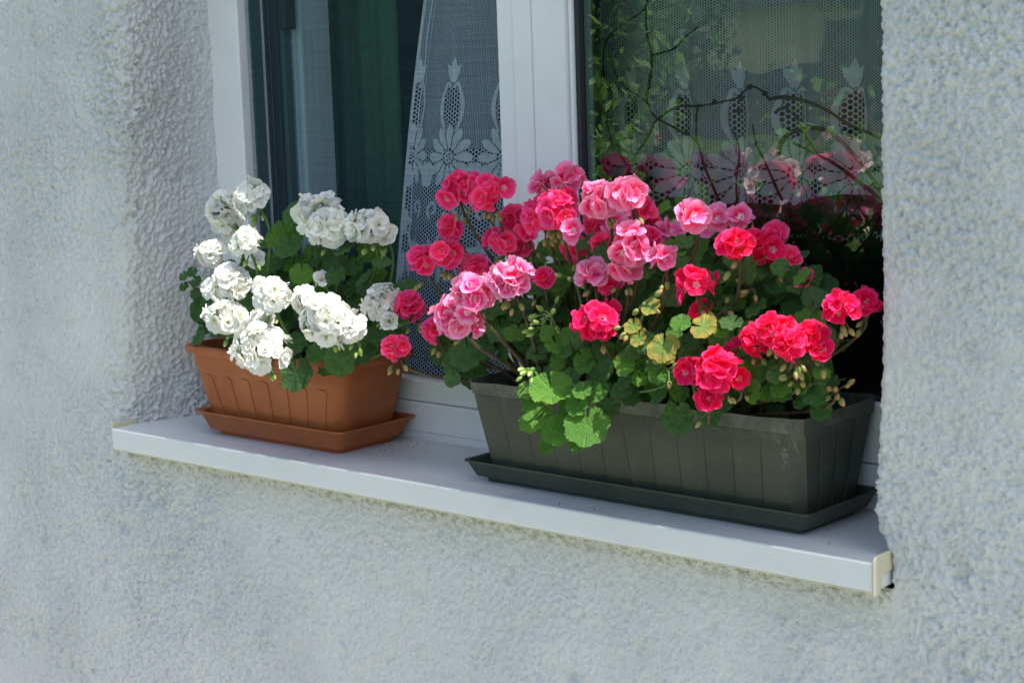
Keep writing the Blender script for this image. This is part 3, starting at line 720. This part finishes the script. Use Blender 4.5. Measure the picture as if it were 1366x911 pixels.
# ------------------------------------------------------------------ plants: shared meshes
def leaf_mesh(name, seed, mat, cup=.2, ruff=.07):
    r_ = random.Random(seed); nl = 7; seg = 56; rings_ = (.22, .45, .68, .87, 1.0)
    V = [(0, 0, 0)]; A = [(0, 1, 0, 1)]; F = []
    ph = r_.random()*6; lob = [1+.10*(r_.random()-.5) for _ in range(nl+1)]
    for t in rings_:
        for i in range(seg+1):
            s = i/seg; th = math.radians(-173+346*s)
            l = s*nl; k = int(min(l, nl-1)); fr = l-k
            rr = (lob[k]*(1-fr)+lob[k+1]*fr)*(.90+.11*math.sqrt(abs(math.sin(math.pi*fr)))*(1 if t > .8 else .7))
            rr *= 1-.16*abs(math.cos(th/2+math.pi/2))**6
            cren = .024*math.cos(math.pi*i)*(1 if t == 1 else 0)
            R = t*(rr+cren)
            z = cup*t*t*(.6+.4*math.cos(2*th)*.3) + ruff*t*t*math.sin(2*math.pi*fr+.6*ph) + .05*t*t*math.sin(3*th+ph) + .028*(r_.random()-.5)*t
            z -= .035*t*(.5-abs(fr-.5))*2*-1
            V.append((R*math.cos(th), R*math.sin(th), z)); A.append((t, 1.0 if i % 8 == 4 else 0.0, s, 1))
    n = seg+1
    for i in range(seg): F.append((0, 1+i, 2+i))
    for k in range(len(rings_)-1):
        for i in range(seg): a = 1+k*n+i; F.append((a, a+n, a+n+1, a+1))
    # petiole
    b0 = len(V); pb = MB(); pb.tube([Vector((0, 0, -.01)), Vector((-.25, 0, -.10)), Vector((-.7, .03, -.35)), Vector((-1.15, .05, -.85))], [.030, .034, .038, .042], 5, False)
    V += pb.v; F += [tuple(b0+i for i in q) for q in pb.f]; A += [(.3, .55, 0, 1)]*len(pb.v)
    me = mesh(name, V, F, mat); ca = me.color_attributes.new('pc', 'FLOAT_COLOR', 'POINT'); ca.data.foreach_set('color', [c for a in A for c in a])
    return me
LEAF = {k: [leaf_mesh('leaf_'+k, 10*ki+i, M[k], cup=(.10, .24, .34, .16, -.08, .28)[i], ruff=(.05, .08, .06, .10, .07, .09)[i]) for i in range(6)] for ki, k in enumerate(('leaf', 'fresh', 'yellow'))}
def floret_mesh(name, seed, mat, npet, inner, openness, broad):
    r_ = random.Random(seed); V = []; F = []; A = []
    nu, nv = 6, 5
    petals = [(2*math.pi*i/npet+r_.uniform(-.12, .12), 0) for i in range(npet)]+[(2*math.pi*(i+.5)/max(inner, 1)+r_.uniform(-.3, .3), 1) for i in range(inner)]
    for pi, (az, lay) in enumerate(petals):
        L = (1.0 if lay == 0 else .68)*r_.uniform(.9, 1.08); Wd = broad*(1 if lay == 0 else .72)*r_.uniform(.9, 1.1)
        e0 = math.radians(46 if lay == 0 else 70); e1 = math.radians((openness if lay == 0 else openness+30)+r_.uniform(-16, 16))
        upm = 1.0 if (npet > 5 or pi in (0, 1)) else .35
        tw_ = r_.uniform(-.22, .22); rf_ = r_.uniform(0, 6); b0 = len(V); bend = r_.uniform(-.25, .12)
        rr, hh = .04, 0
        for iu in range(nu+1):
            t = iu/nu
            if iu: el = e0+(e1-e0)*min(1, t*1.5)**.8+bend*max(0, t-.6)*2; rr += L/nu*math.cos(el); hh += L/nu*math.sin(el)
            w = Wd*.5*(min(1, t/.75)**.75)*math.sqrt(max(.05, 1-max(0, (t-.66)/.38)**2)) + .03
            for iv in range(nv+1):
                v = 2*iv/nv-1
                rad = rr-.09*L*v*v*t; z = hh+(.16*w*v*v if lay == 0 else .3*w*v*v) + .05*math.sin(rf_+v*4.5)*t*t + tw_*w*v*t
                y = w*v
                V.append((rad*math.cos(az)-y*math.sin(az), rad*math.sin(az)+y*math.cos(az), z+.015*lay+.01*(pi % 3)))
                A.append((t, upm, abs(v), 1))
        for iu in range(nu):
            for iv in range(nv):
                a = b0+iu*(nv+1)+iv; F.append((a, a+1, a+nv+2, a+nv+1))
    # stamens
    b0 = len(V); pb = MB()
    for k in range(4):
        a = r_.uniform(0, 6.3); pb.tube([Vector((0, 0, .02)), Vector((.05*math.cos(a), .05*math.sin(a), .22)), Vector((.09*math.cos(a), .09*math.sin(a), .34))], [.012, .012, .022], 4, True)
    V += pb.v; F += [tuple(b0+i for i in q) for q in pb.f]; A += [(.05, 0, 0, 1)]*len(pb.v)
    me = mesh(name, V, F, mat); ca = me.color_attributes.new('pc', 'FLOAT_COLOR', 'POINT'); ca.data.foreach_set('color', [c for a in A for c in a])
    return me
FLO = {'W': [floret_mesh('floret_white', 100+i, M['white_petal'], 5+i % 2, 2+i % 3, (20, 6, 28, 12, -4)[i], .98) for i in range(5)],
       'P': [floret_mesh('floret_pale', 200+i, M['pale_petal'], 5, (0, 0, 0, 2, 0)[i], (12, 2, 20, 8, 16)[i], 1.04) for i in range(5)],
       'L': [floret_mesh('floret_sunlit', 300+i, M['lit_petal'], 5, 1+i % 3, (22, 8, 28, 12, 18)[i], 1.02) for i in range(5)],
       'H': [floret_mesh('floret_rose', 400+i, M['rose_petal'], 5, (1, 2, 0, 1, 2)[i], (22, 6, 32, 12, -2)[i], 1.0) for i in range(5)],
       'R': [floret_mesh('floret_red', 500+i, M['red_petal'], 5, (0, 1, 0, 2, 1)[i], (14, 2, 22, 8, 16)[i], 1.05) for i in range(5)]}
FR = {'W': .0176, 'P': .0212, 'L': .0200, 'H': .0182, 'R': .0198}
def bud_mesh(name, mat):
    V, F = loft([[(r*math.cos(2*math.pi*i/7), r*math.sin(2*math.pi*i/7), z) for i in range(7)] for r, z in ((.10, 0), (.24, .12), (.31, .35), (.28, .62), (.17, .86), (.05, 1.0))], True, True)
    return mesh(name, V, F, mat)
BUD = {'W': bud_mesh('bud_green', M['budw']), 'X': bud_mesh('bud_red', M['bud'])}

def basis(n, fwd, roll=0):
    n = n.normalized(); f = (fwd-n*fwd.dot(n)); f = f.normalized() if f.length > 1e-4 else n.orthogonal().normalized()
    s = n.cross(f); m = Matrix((f, s, n)).transposed()
    return m @ Matrix.Rotation(roll, 3, 'Z')
def place(name, me, parent, p, rotm, sc):
    o = bpy.data.objects.new(name, me); link(o, parent)
    wl = Vector((0, 0, 0)); q = parent
    while q is not None: wl += q.location; q = q.parent
    o.matrix_basis = Matrix.Translation(p-wl) @ rotm.to_4x4() @ Matrix.Diagonal((sc, sc, sc, 1)); return o
def fib_cap(n, ang, axis, jit, r_):
    out = []; ca = math.cos(ang); b = basis(axis, Vector((.3, .2, 1)))
    for i in range(n):
        z = 1-(1-ca)*(i+.5)/n; ph = i*2.399963+r_.uniform(-jit, jit); z = max(-1, min(1, z+r_.uniform(-jit, jit)*.15)); s = math.sqrt(1-z*z)
        out.append((b @ Vector((s*math.cos(ph), s*math.sin(ph), z))).normalized())
    return out
AX = Vector((.16, -.66, .74))
def head(plant, px, py, rpx, y, kind, root, n=None, nb=3, axis=None, drop=.5, bare=False, stemmat='stem_green', ang=1.75, fs=1.0):
    r_ = random.Random(int(px*31+py*17)); y = y*1.45 if y < 0 else y; rpx *= 1.2 if kind != 'W' else 1.13; c = at_y(px, py, y); k = px_m(c); R = rpx*k; fr = FR[kind]*fs
    ax = (axis or (AX+Vector((r_.uniform(-.25, .25), r_.uniform(-.15, .15), r_.uniform(-.2, .2))))).normalized()
    hub = c-ax*max(R*.55, .014)-Vector((0, 0, .004))
    dirs = []
    if not bare:
        if n is None: n = max(1, int(round(1.5*(2.0*(max(R-fr*.45, .002)/fr)**2*1.9+1))))
        dirs = fib_cap(n, ang if n > 3 else .8, ax, .25, r_)
    pm = MB(); fl = []
    for d in dirs:
        off = max(R-fr*.62, .002)*(r_.uniform(.72, 1.12) if r_.random() < .82 else r_.uniform(1.15, 1.4)); p = c+d*off-d*fr*.35
        pm.tube(bez(hub, hub+ax*.006+d*.004, p-d*.012, p, 4), [.0011, .001, .001, .001, .0016], 4, False); fl.append((p, d))
    bd = []
    for i in range(nb):
        a = r_.uniform(0, 6.3); d = Vector((math.cos(a)*.55+.1, math.sin(a)*.45-.25, -.75+r_.uniform(-.25, .35))).normalized(); ln = r_.uniform(.010, .024) if not bare else r_.uniform(.010, .022)
        if bare: d = Vector((math.cos(a)*.7, math.sin(a)*.5-.25, r_.uniform(-.75, .45))).normalized()
        q = hub+d*ln; pm.tube([hub, hub+d*ln*.5+Vector((0, 0, .002)), q], .0009, 4, False); bd.append((q, d))
    pm.tube([hub-ax*.004, hub, hub+ax*.003], [.0016, .0034, .002], 6)
    o = bpy.data.objects.new('flower_head', None)
    me = mesh('flower_head', [tuple(Vector(v)-hub) for v in pm.v], pm.f, M[stemmat]); o = bpy.data.objects.new('flower_head', me); link(o, plant); o.location = hub-plant.location
    for p, d in fl:
        tilt = (d+Vector((r_.uniform(-.5, .5), r_.uniform(-.45, .2), r_.uniform(-.3, .45)))).normalized()
        place('floret', r_.choice(FLO[kind]), o, p, basis(tilt, Vector((r_.uniform(-.3, .3), r_.uniform(-.3, .3), 1))), fr*r_.uniform(.78, 1.14))
    for q, d in bd:
        place('bud', BUD['W' if kind == 'W' else 'X'], o, q-d*.001, basis(d, Vector((1, 0, .3))), r_.uniform(.009, .0135))
    if root is not None:
        rt = Vector(root); mid = Vector((lerp(rt.x, hub.x, .35), lerp(rt.y, hub.y, .3), max(lerp(rt.z, hub.z, .55), rt.z+.03)))
        pts = bez(rt, mid, hub-ax*.045+Vector((0, 0, -.012)), hub, 9)
        ob('stem', MB().tube(pts, [.0034-.0016*i/9 for i in range(10)], 6).mesh('stem', M[stemmat], True), plant)
    return o
def leaf(plant, px, py, rpx, y, nrm=None, tip=None, mat='leaf', seed=None):
    y = y*1.3 if y < 0 else y; r_ = random.Random(seed if seed is not None else int(px*13+py*29+y*1000)); c = at_y(px, py, y); R = rpx*px_m(c)
    n = (nrm or Vector((r_.uniform(-.35, .6), r_.uniform(-1.0, -.3), r_.uniform(.15, 1.0)))).normalized()
    tp = tip or Vector((r_.uniform(-.8, .8), r_.uniform(-.8, .1), r_.uniform(-.9, .3)))
    b = basis(n, tp)
    return place('leaf', r_.choice(LEAF[mat]), plant, c, b, R)
def foliage(plant, blobs, n, ylo, yhi, rlo, rhi, seed, mats):
    r_ = random.Random(seed); tot = sum(b[2]*b[3] for b in blobs)
    for cx, cy, rx, ry in blobs:
        for _ in range(max(1, int(n*rx*ry/tot))):
            a = r_.uniform(0, 6.283); q = math.sqrt(r_.random()); px = cx+rx*q*math.cos(a); py = cy+ry*q*math.sin(a)
            y = r_.uniform(ylo, yhi); mt = mats[min(len(mats)-1, int(r_.random()*len(mats)))]
            leaf(plant, px, py, r_.uniform(rlo, rhi), y, mat=mt, seed=r_.randint(0, 10**6))

# ---- white geranium in the terracotta box
wg = empty('geranium_plant', (-.41, .095, .12), 'white flowering geranium growing in the terracotta brown planter', 'geranium')
SB = .128
def rootB(px): return (max(-.56, min(-.25, -.60+(px-250)*.0013)), .08+.05*((px*7) % 10)/10, SB)
for px, py, r, y, nb in ((303, 280, 29, .01, 2), (336, 268, 27, -.01, 4), (310, 306, 17, .05, 0), (283, 343, 23, -.03, 1), (329, 325, 23, -.045, 2), (340, 345, 12, .0, 0),
                         (308, 382, 31, -.055, 2), (301, 425, 28, -.07, 3), (350, 468, 36, -.085, 4), (364, 396, 27, -.07, 2), (346, 428, 18, -.06, 1),
                         (409, 403, 22, -.055, 3), (437, 428, 34, -.055, 4), (466, 440, 25, -.04, 3), (412, 280, 21, .03, 1), (440, 302, 34, .02, 4), (437, 278, 22, .05, 1), (490, 305, 29, .04, 5), (514, 312, 14, .06, 2), (510, 405, 29, .02, 4), (520, 430, 14, .01, 2)):
    head(wg, px, py, r, y, 'W', rootB(px), nb=nb)
head(wg, 427, 371, 10, .0, 'W', rootB(427), n=2, nb=1)
foliage(wg, [(400, 400, 100, 70), (330, 400, 70, 70), (470, 420, 65, 65), (390, 335, 45, 40), (460, 350, 60, 40), (300, 440, 40, 22), (420, 470, 70, 22), (520, 420, 25, 40)], 170, .01, .15, 11, 22, 5, ['leaf', 'leaf', 'leaf', 'fresh'])
foliage(wg, [(380, 470, 60, 18), (340, 440, 60, 25), (460, 470, 40, 15)], 16, -.02, .02, 12, 18, 6, ['leaf'])
DN = Vector((.1, -.2, -1))
leaf(wg, 396, 498, 26, -.03, Vector((.25, -.9, .35)), DN); leaf(wg, 456, 478, 25, -.008, Vector((.4, -.9, .3)), DN); leaf(wg, 425, 470, 20, -.01, Vector((.1, -.8, .6)), DN)
leaf(wg, 492, 462, 15, .02, Vector((.5, -.8, .3)), DN); leaf(wg, 392, 285, 20, .04, Vector((.1, -.8, .5)), Vector((0, 0, 1))); leaf(wg, 385, 330, 20, .02, Vector((.3, -.7, .6)), DN)
leaf(wg, 402, 365, 17, .0, Vector((.5, -.8, .2)), DN, 'fresh'); leaf(wg, 540, 385, 18, .05, Vector((.3, -.8, .3)), Vector((.3, 0, -1)))
for px, py, r in ((245, 368, 8), (256, 362, 9), (262, 376, 9), (246, 382, 8), (262, 392, 9), (276, 420, 13), (272, 438, 12)): leaf(wg, px, py, r, .05, Vector((.2, -.8, .5)))
ob('stem', MB().tube(bez(Vector((-.55, .08, SB)), Vector((-.56, .07, .2)), at_y(275, 410, .05), at_y(252, 375, .05), 8), .0017, 5).mesh('stem', M['stem_brown'], True), wg)

# ---- geraniums in the dark box
def rootD(px): return (max(.10, min(.59, .10+(px-640)*.00098)), .06+.08*((px*7) % 10)/10, .12)
rg = empty('geranium_plant', (.14, .09, .12), 'leggy rose pink geranium in the dark planter leaning towards the terracotta one', 'geranium')
for px, py, r, y, nb, kd in ((612, 256, 24, .03, 3, 'H'), (652, 258, 27, .02, 5, 'H'), (630, 248, 18, .11, 0, 'H'), (604, 302, 17, .08, 2, 'H'), (684, 290, 17, .08, 3, 'H'), (568, 350, 22, .03, 2, 'H'), (598, 342, 22, .02, 4, 'H'),
                             (638, 360, 22, .05, 1, 'H'), (656, 372, 14, .06, 0, 'H'), (672, 325, 22, .06, 4, 'H'), (698, 330, 13, .08, 0, 'H'), (549, 411, 21, .03, 3, 'H'), (530, 466, 19, -.01, 4, 'H'), (583, 442, 19, .03, 2, 'H'), (726, 372, 14, .0, 1, 'H')):
    head(rg, px, py, r, y, kd, rootD(645+.15*(px-560)), nb=nb, stemmat='stem_brown', ang=1.5)
for px, py, r, y, nb in ((612, 425, 33, -.055, 2), (632, 395, 32, -.06, 0), (680, 376, 30, -.06, 5)): head(rg, px, py, r, y, 'L', rootD(690), nb=nb, stemmat='stem_brown')
foliage(rg, [(620, 460, 30, 40), (690, 430, 60, 60), (720, 370, 40, 40), (640, 490, 22, 14)], 34, .03, .15, 16, 25, 21, ['leaf'])
leaf(rg, 604, 505, 13, .02, Vector((.2, -.8, .3)), DN); leaf(rg, 622, 470, 26, .04, Vector((.3, -.8, .3)), DN); leaf(rg, 600, 465, 18, .05, Vector((.1, -.7, .4)), DN)
pg = empty('geranium_plant', (.30, .09, .12), 'pale pink geranium with red marked petals in the middle of dark planter', 'geranium')
for px, py, r, y, nb, kd in ((728, 250, 22, .03, 0, 'P'), (756, 243, 24, .02, 3, 'P'), (722, 292, 27, .0, 3, 'H'), (745, 282, 30, -.03, 5, 'H'), (764, 308, 15, -.045, 0, 'P'), (801, 265, 28, -.035, 2, 'P'), (838, 262, 26, -.03, 2, 'P'), (858, 280, 14, .05, 0, 'H'), (800, 300, 24, .06, 0, 'H'),
                             (842, 330, 28, -.035, 0, 'P'), (833, 358, 22, -.03, 4, 'P'), (884, 345, 21, -.04, 2, 'P'), (866, 322, 18, .02, 0, 'H'), (802, 330, 20, .02, 1, 'H'), (790, 368, 18, -.03, 2, 'L'), (922, 288, 20, -.03, 0, 'P'), (958, 294, 18, .05, 3, 'P'), (940, 300, 14, .07, 0, 'P'), (988, 290, 15, .06, 2, 'P'), (893, 308, 14, .06, 0, 'P'), (770, 332, 20, .05, 2, 'H'), (822, 300, 18, .06, 1, 'P'), (700, 312, 16, .07, 2, 'H'), (905, 332, 14, .07, 2, 'P'), (868, 300, 16, .07, 0, 'H'), (815, 385, 12, -.02, 1, 'H'), (1032, 312, 12, .08, 1, 'H')):
    head(pg, px, py, r, y, kd, rootD(720+.45*(px-720)), nb=nb, stemmat='stem_brown')
foliage(pg, [(820, 400, 90, 70), (760, 440, 70, 70), (880, 380, 80, 50), (860, 470, 80, 60), (930, 340, 60, 40), (760, 350, 50, 40)], 210, .0, .15, 12, 25, 31, ['leaf', 'leaf', 'fresh'])
foliage(pg, [(790, 490, 60, 40), (860, 500, 60, 45), (760, 460, 50, 30)], 64, -.05, .0, 10, 19, 33, ['leaf', 'fresh'])
for a in ((735, 520, 31, -.08, (.3, -.6, .75), (.3, -.1, -1), 'fresh'), (783, 566, 33, -.078, (.4, -.72, .6), DN, 'fresh'), (748, 572, 27, -.07, (.2, -.7, .7), DN, 'fresh'), (714, 560, 23, -.066, (.1, -.65, .75), (-.5, 0, -1), 'fresh'), (712, 535, 20, -.045, (-.2, -.8, .5), DN, 'fresh'), (722, 505, 22, -.02, (.2, -.9, .3), DN, 'leaf'), (800, 490, 20, -.04, (.4, -.9, .1), (.6, 0, -1), 'leaf'), (797, 517, 18, -.04, (.3, -.9, .1), DN, 'leaf'), (812, 540, 18, -.03, (.4, -.9, .1), DN, 'leaf'), (765, 540, 24, -.06, (.1, -.9, .4), DN, 'fresh'), (760, 505, 20, -.05, (-.1, -.8, .6), DN, 'leaf'), (700, 520, 15, -.04, (-.3, -.8, .4), DN, 'leaf'), (730, 595, 14, -.06, (.0, -.9, .3), DN, 'fresh'), (770, 588, 15, -.065, (.2, -.9, .2), DN, 'fresh'),
          (885, 462, 24, -.075, (.2, -.8, .55), DN, 'yellow'), (868, 410, 15, -.06, (.1, -.7, .7), (1, 0, .2), 'yellow'), (938, 436, 20, -.062, (.2, -.75, .7), (1, 0, .1), 'yellow'), (845, 435, 13, -.07, (.2, -.8, .5), DN, 'yellow'), (852, 452, 13, -.075, (.0, -.8, .5), DN, 'yellow'), (908, 432, 15, -.07, (.3, -.7, .7), (0, 0, 1), 'fresh'), (900, 445, 12, -.06, (.3, -.7, .6), (0, 0, 1), 'fresh'), (835, 490, 15, -.06, (.1, -.7, .7), (-1, 0, -.3), 'fresh'), (878, 500, 14, -.055, (.3, -.8, .4), DN, 'fresh'), (905, 556, 24, -.03, (.4, -.9, .2), DN, 'leaf'), (894, 545, 12, -.04, (-.5, -.8, .3), DN, 'fresh'), (946, 552, 18, -.02, (.3, -.9, .2), DN, 'leaf'), (893, 478, 10, -.06, (.1, -.8, .5), DN, 'yellow')):
    leaf(pg, a[0], a[1], a[2], a[3], Vector(a[4]), Vector(a[5]), a[6])
fr_ = random.Random(77)
for i in range(16):
    leaf(pg, fr_.uniform(705, 790), fr_.uniform(515, 580), fr_.uniform(11, 18), fr_.uniform(-.078, -.05), Vector((fr_.uniform(-.2, .5), -.7, fr_.uniform(.4, .9))), Vector((fr_.uniform(-.6, .6), -.2, -1)), 'fresh')
for px, py, y, nb in ((703, 480, -.07, 5), (715, 505, -.07, 5), (733, 408, -.03, 8), (722, 425, -.03, 5), (842, 420, -.06, 4), (858, 392, -.06, 3), (888, 480, -.05, 4), (760, 360, .0, 5)): head(pg, px, py, 10, y, 'W' if px < 800 else 'P', rootD(760), nb=nb, bare=True)
dg = empty('geranium_plant', (.48, .09, .12), 'deep red geranium at the stucco wall end of dark planter', 'geranium')
for px, py, r, y, nb, kd in ((982, 328, 23, -.03, 2, 'R'), (1003, 325, 18, .05, 0, 'R'), (1025, 335, 22, .04, 4, 'R'), (1052, 345, 17, .06, 4, 'H'), (1076, 374, 14, .05, 2, 'H'), (925, 382, 24, -.035, 2, 'R'), (945, 378, 13, .01, 0, 'R'), (936, 414, 12, .0, 1, 'R'), (797, 435, 30, -.055, 1, 'R'), (810, 415, 14, -.04, 0, 'R'),
                             (1008, 455, 22, -.03, 2, 'R'), (1035, 440, 24, -.04, 3, 'R'), (1055, 460, 24, -.055, 5, 'R'), (1082, 452, 20, -.035, 2, 'R'), (1095, 466, 12, -.04, 1, 'R'), (985, 465, 12, .0, 0, 'R'), (922, 497, 20, -.05, 1, 'R'), (955, 496, 30, -.06, 2, 'R'), (986, 505, 15, -.045, 1, 'R'), (945, 533, 16, -.065, 1, 'R'), (1122, 412, 24, -.032, 4, 'R'), (1155, 408, 19, .03, 2, 'R')):
    head(dg, px, py, r, y, kd, rootD(860+.62*(px-860)), nb=nb, stemmat='stem_brown')
foliage(dg, [(1000, 400, 80, 50), (970, 450, 90, 60), (1060, 420, 60, 60), (1020, 510, 90, 45), (940, 540, 60, 20), (1090, 480, 40, 40), (1040, 370, 50, 30)], 180, .0, .14, 12, 23, 41, ['leaf', 'leaf', 'leaf', 'leaf', 'fresh'])
foliage(dg, [(1020, 520, 80, 35), (960, 460, 50, 40), (1060, 500, 40, 40)], 52, -.04, .0, 10, 18, 43, ['leaf', 'leaf', 'fresh'])
leaf(dg, 1095, 547, 16, .02, Vector((.3, -.8, .5)), DN); leaf(dg, 1085, 398, 17, .0, Vector((.3, -.9, .2)), Vector((0, 0, 1)))
for px, py, y, nb in ((1116, 508, .0, 9), (1000, 372, .02, 6), (1070, 372, .06, 7), (962, 400, .0, 4), (1020, 430, -.01, 4), (1060, 490, -.04, 4)): head(dg, px, py, 11, y, 'R', rootD(1000), nb=nb, bare=True, stemmat='stem_brown')

# ------------------------------------------------------------------ the garden that the pane mirrors
def leafcloud(name, c, rx, ry, rz, n, size, mat, parent, seed, clumps=14):
    r_ = np.random.RandomState(seed); cl = r_.normal(size=(clumps, 3)); cl /= np.linalg.norm(cl, axis=1)[:, None]; cl *= (.35+.6*r_.rand(clumps)[:, None])
    k = r_.randint(0, clumps, n); p = cl[k]+r_.normal(size=(n, 3))*.2; p *= np.array([rx, ry, rz]); p += np.array(c)
    p[:, 2] = np.maximum(p[:, 2], GZ+.03)
    a = r_.normal(size=(n, 3)); a /= np.linalg.norm(a, axis=1)[:, None]; b = np.cross(a, r_.normal(size=(n, 3))); b /= np.linalg.norm(b, axis=1)[:, None]
    s = size*(.6+.8*r_.rand(n))[:, None]
    V = np.concatenate([p-a*s, p+b*s*.5, p+a*s, p-b*s*.5], 1).reshape(-1, 3); F = np.arange(n*4).reshape(-1, 4)
    return ob(name, mesh(name, V.tolist(), F.tolist(), mat, False), parent)
def mat_gl(name, lo, hi):
    t = NT(name); c = t.coord(); cc = t.ramp(t.noise(c, 6, 3), [(.3, lo), (.7, hi)])
    d = t.pbr(cc, .5, None, .3); tr = t.n('ShaderNodeBsdfTranslucent'); t.set(tr.inputs[0], cc)
    return t.done(t.mixsh(.35, d, tr.outputs[0]))
GL1 = mat_gl('garden_leaf', (.10, .24, .04), (.24, .42, .09)); GL2 = mat_gl('garden_leaf_dark', (.03, .08, .025), (.07, .15, .04))
BL1 = simple('blossom_blush', (.85, .60, .58), .6); BL2 = simple('blossom_magenta', (.62, .05, .28), .6); BARK = simple('bark', (.12, .09, .06), .9, .2, 20, .4)
def refl(px, py, d):
    p = at_y(px, py, .21); v = ray(px, py).normalized(); v.y = -v.y; return p+v*d
def bush(px, d, top_px, rx, label, mat, bl, nb, seed, cat='rose bush'):
    c = refl(px, top_px, d); top = c.z; g = Vector((c.x, c.y, GZ)); root = empty('rose_bush', g, label, cat, 'bushes mirrored in the pane')
    rz = (top-GZ)*.5
    leafcloud('foliage', (g.x, g.y, GZ+rz), rx, rx, rz*.95, 4200, .022, mat, root, seed)
    tm = MB()
    r_ = random.Random(seed)
    for i in range(5): tm.tube([g+Vector((r_.uniform(-.05, .05), r_.uniform(-.05, .05), -.02)), g+Vector((r_.uniform(-.2, .2), r_.uniform(-.2, .2), rz)), g+Vector((r_.uniform(-.5, .5)*rx, r_.uniform(-.5, .5)*rx, 1.6*rz))], [.012, .008, .004], 5)
    ob('stem', tm.mesh('stem', BARK, True), root)
    for i in range(nb):
        a = r_.uniform(0, 6.3); e = r_.uniform(.1, 1.2); p = g+Vector((0, 0, rz))+Vector((rx*math.cos(a)*math.cos(e), rx*math.sin(a)*math.cos(e), rz*math.sin(e)))*r_.uniform(.85, 1.0)
        place('blossom', bl, root, p, basis(Vector((math.cos(a), math.sin(a), .6)), Vector((0, 0, 1))), r_.uniform(.035, .055))
fm1 = floret_mesh('blossom_blush', 900, BL1, 7, 5, 25, .9); fm2 = floret_mesh('blossom_magenta', 901, BL2, 7, 4, 25, .9)
bush(1080, 3.3, 165, .42, 'rose bush with blush white blossoms mirrored in the window pane', GL1, fm1, 26, 61)
bush(1150, 4.0, 130, .45, 'leafy rose bush with few pale blossoms mirrored in the window pane', GL1, fm1, 12, 62)
bush(930, 4.2, 225, .45, 'low bush with magenta blossoms mirrored low in the window pane', GL1, fm2, 12, 63)
bush(800, 3.6, 120, .40, 'bright green bush mirrored beside the window mullion', GL1, fm1, 5, 64)
bush(1010, 4.6, 190, .5, 'dark green bush mirrored behind the blush roses', GL2, fm1, 8, 65)
def tree(px, d, h, rx, label, mat, seed):
    c = refl(px, 60, d); g = Vector((c.x, c.y, GZ)); root = empty('garden_tree', g, label, 'tree', 'trees mirrored in the pane'); r_ = random.Random(seed); t = MB()
    t.tube([g+Vector((0, 0, -.05)), g+Vector((.05, 0, h*.3)), g+Vector((0, .1, h*.75))], [.13, .10, .04], 8)
    for i in range(6):
        a = i*1.05; t.tube([g+Vector((.03, 0, h*(.28+.05*i))), g+Vector((rx*.4*math.cos(a), rx*.4*math.sin(a), h*(.42+.06*i))), g+Vector((rx*.8*math.cos(a), rx*.8*math.sin(a), h*(.5+.07*i)))], [.05, .03, .012], 6)
    ob('trunk', t.mesh('trunk', BARK, True), root)
    leafcloud('crown', (g.x, g.y, GZ+h*.58), rx, rx, h*.42, 10000, .05, mat, root, seed, 30)
tree(790, 9, 4.2, .55, 'light green garden tree mirrored beside the window mullion', GL1, 71); tree(870, 13, 5, .7, 'broad garden tree mirrored over the orchid twigs', GL2, 72)
tree(1195, 11, 4.6, .45, 'dark garden tree mirrored at the outer edge of the pane', GL2, 73); tree(820, 18, 6, 1.0, 'tall far garden tree mirrored high in the pane', GL2, 74); tree(1060, 42, 7, 4, 'distant tree behind the mirrored barn', GL2, 75)
bc = refl(1020, 80, 30); barn = empty('barn', (bc.x, bc.y, GZ), 'tan rendered barn with dark roof mirrored in the window pane', 'barn')
dirv = ray(1020, 80).normalized(); dirv.y = -dirv.y; ang = math.atan2(dirv.y, dirv.x)-math.pi/2
def bob(nm, mb, mat):
    o = bpy.data.objects.new(nm, mb.mesh(nm, mat)); link(o, barn); o.rotation_euler.z = ang; return o
bob('wall', MB().box(-2.2, 2.2, 0, 4, -.1, 2.15), simple('barn_render', (.68, .60, .40), .9, .2, 1.5, .15))
bob('roof', MB().prism([(-.4, 2.15), (2, 3.5), (4.4, 2.15), (4.4, 2.3), (2, 3.65), (-.4, 2.3)], lambda a, b, d: (-2.6+d*5.2, a, b), 1), simple('barn_roof', (.05, .06, .08), .7))
bob('plinth', MB().box(-2.25, 2.25, -.05, 0, -.1, 1.15), simple('barn_plinth', (.07, .07, .08), .8))
bob('door', MB().box(-1.9, -1.0, -.06, -.002, -.1, 1.9), simple('barn_door', (.12, .08, .05), .8))
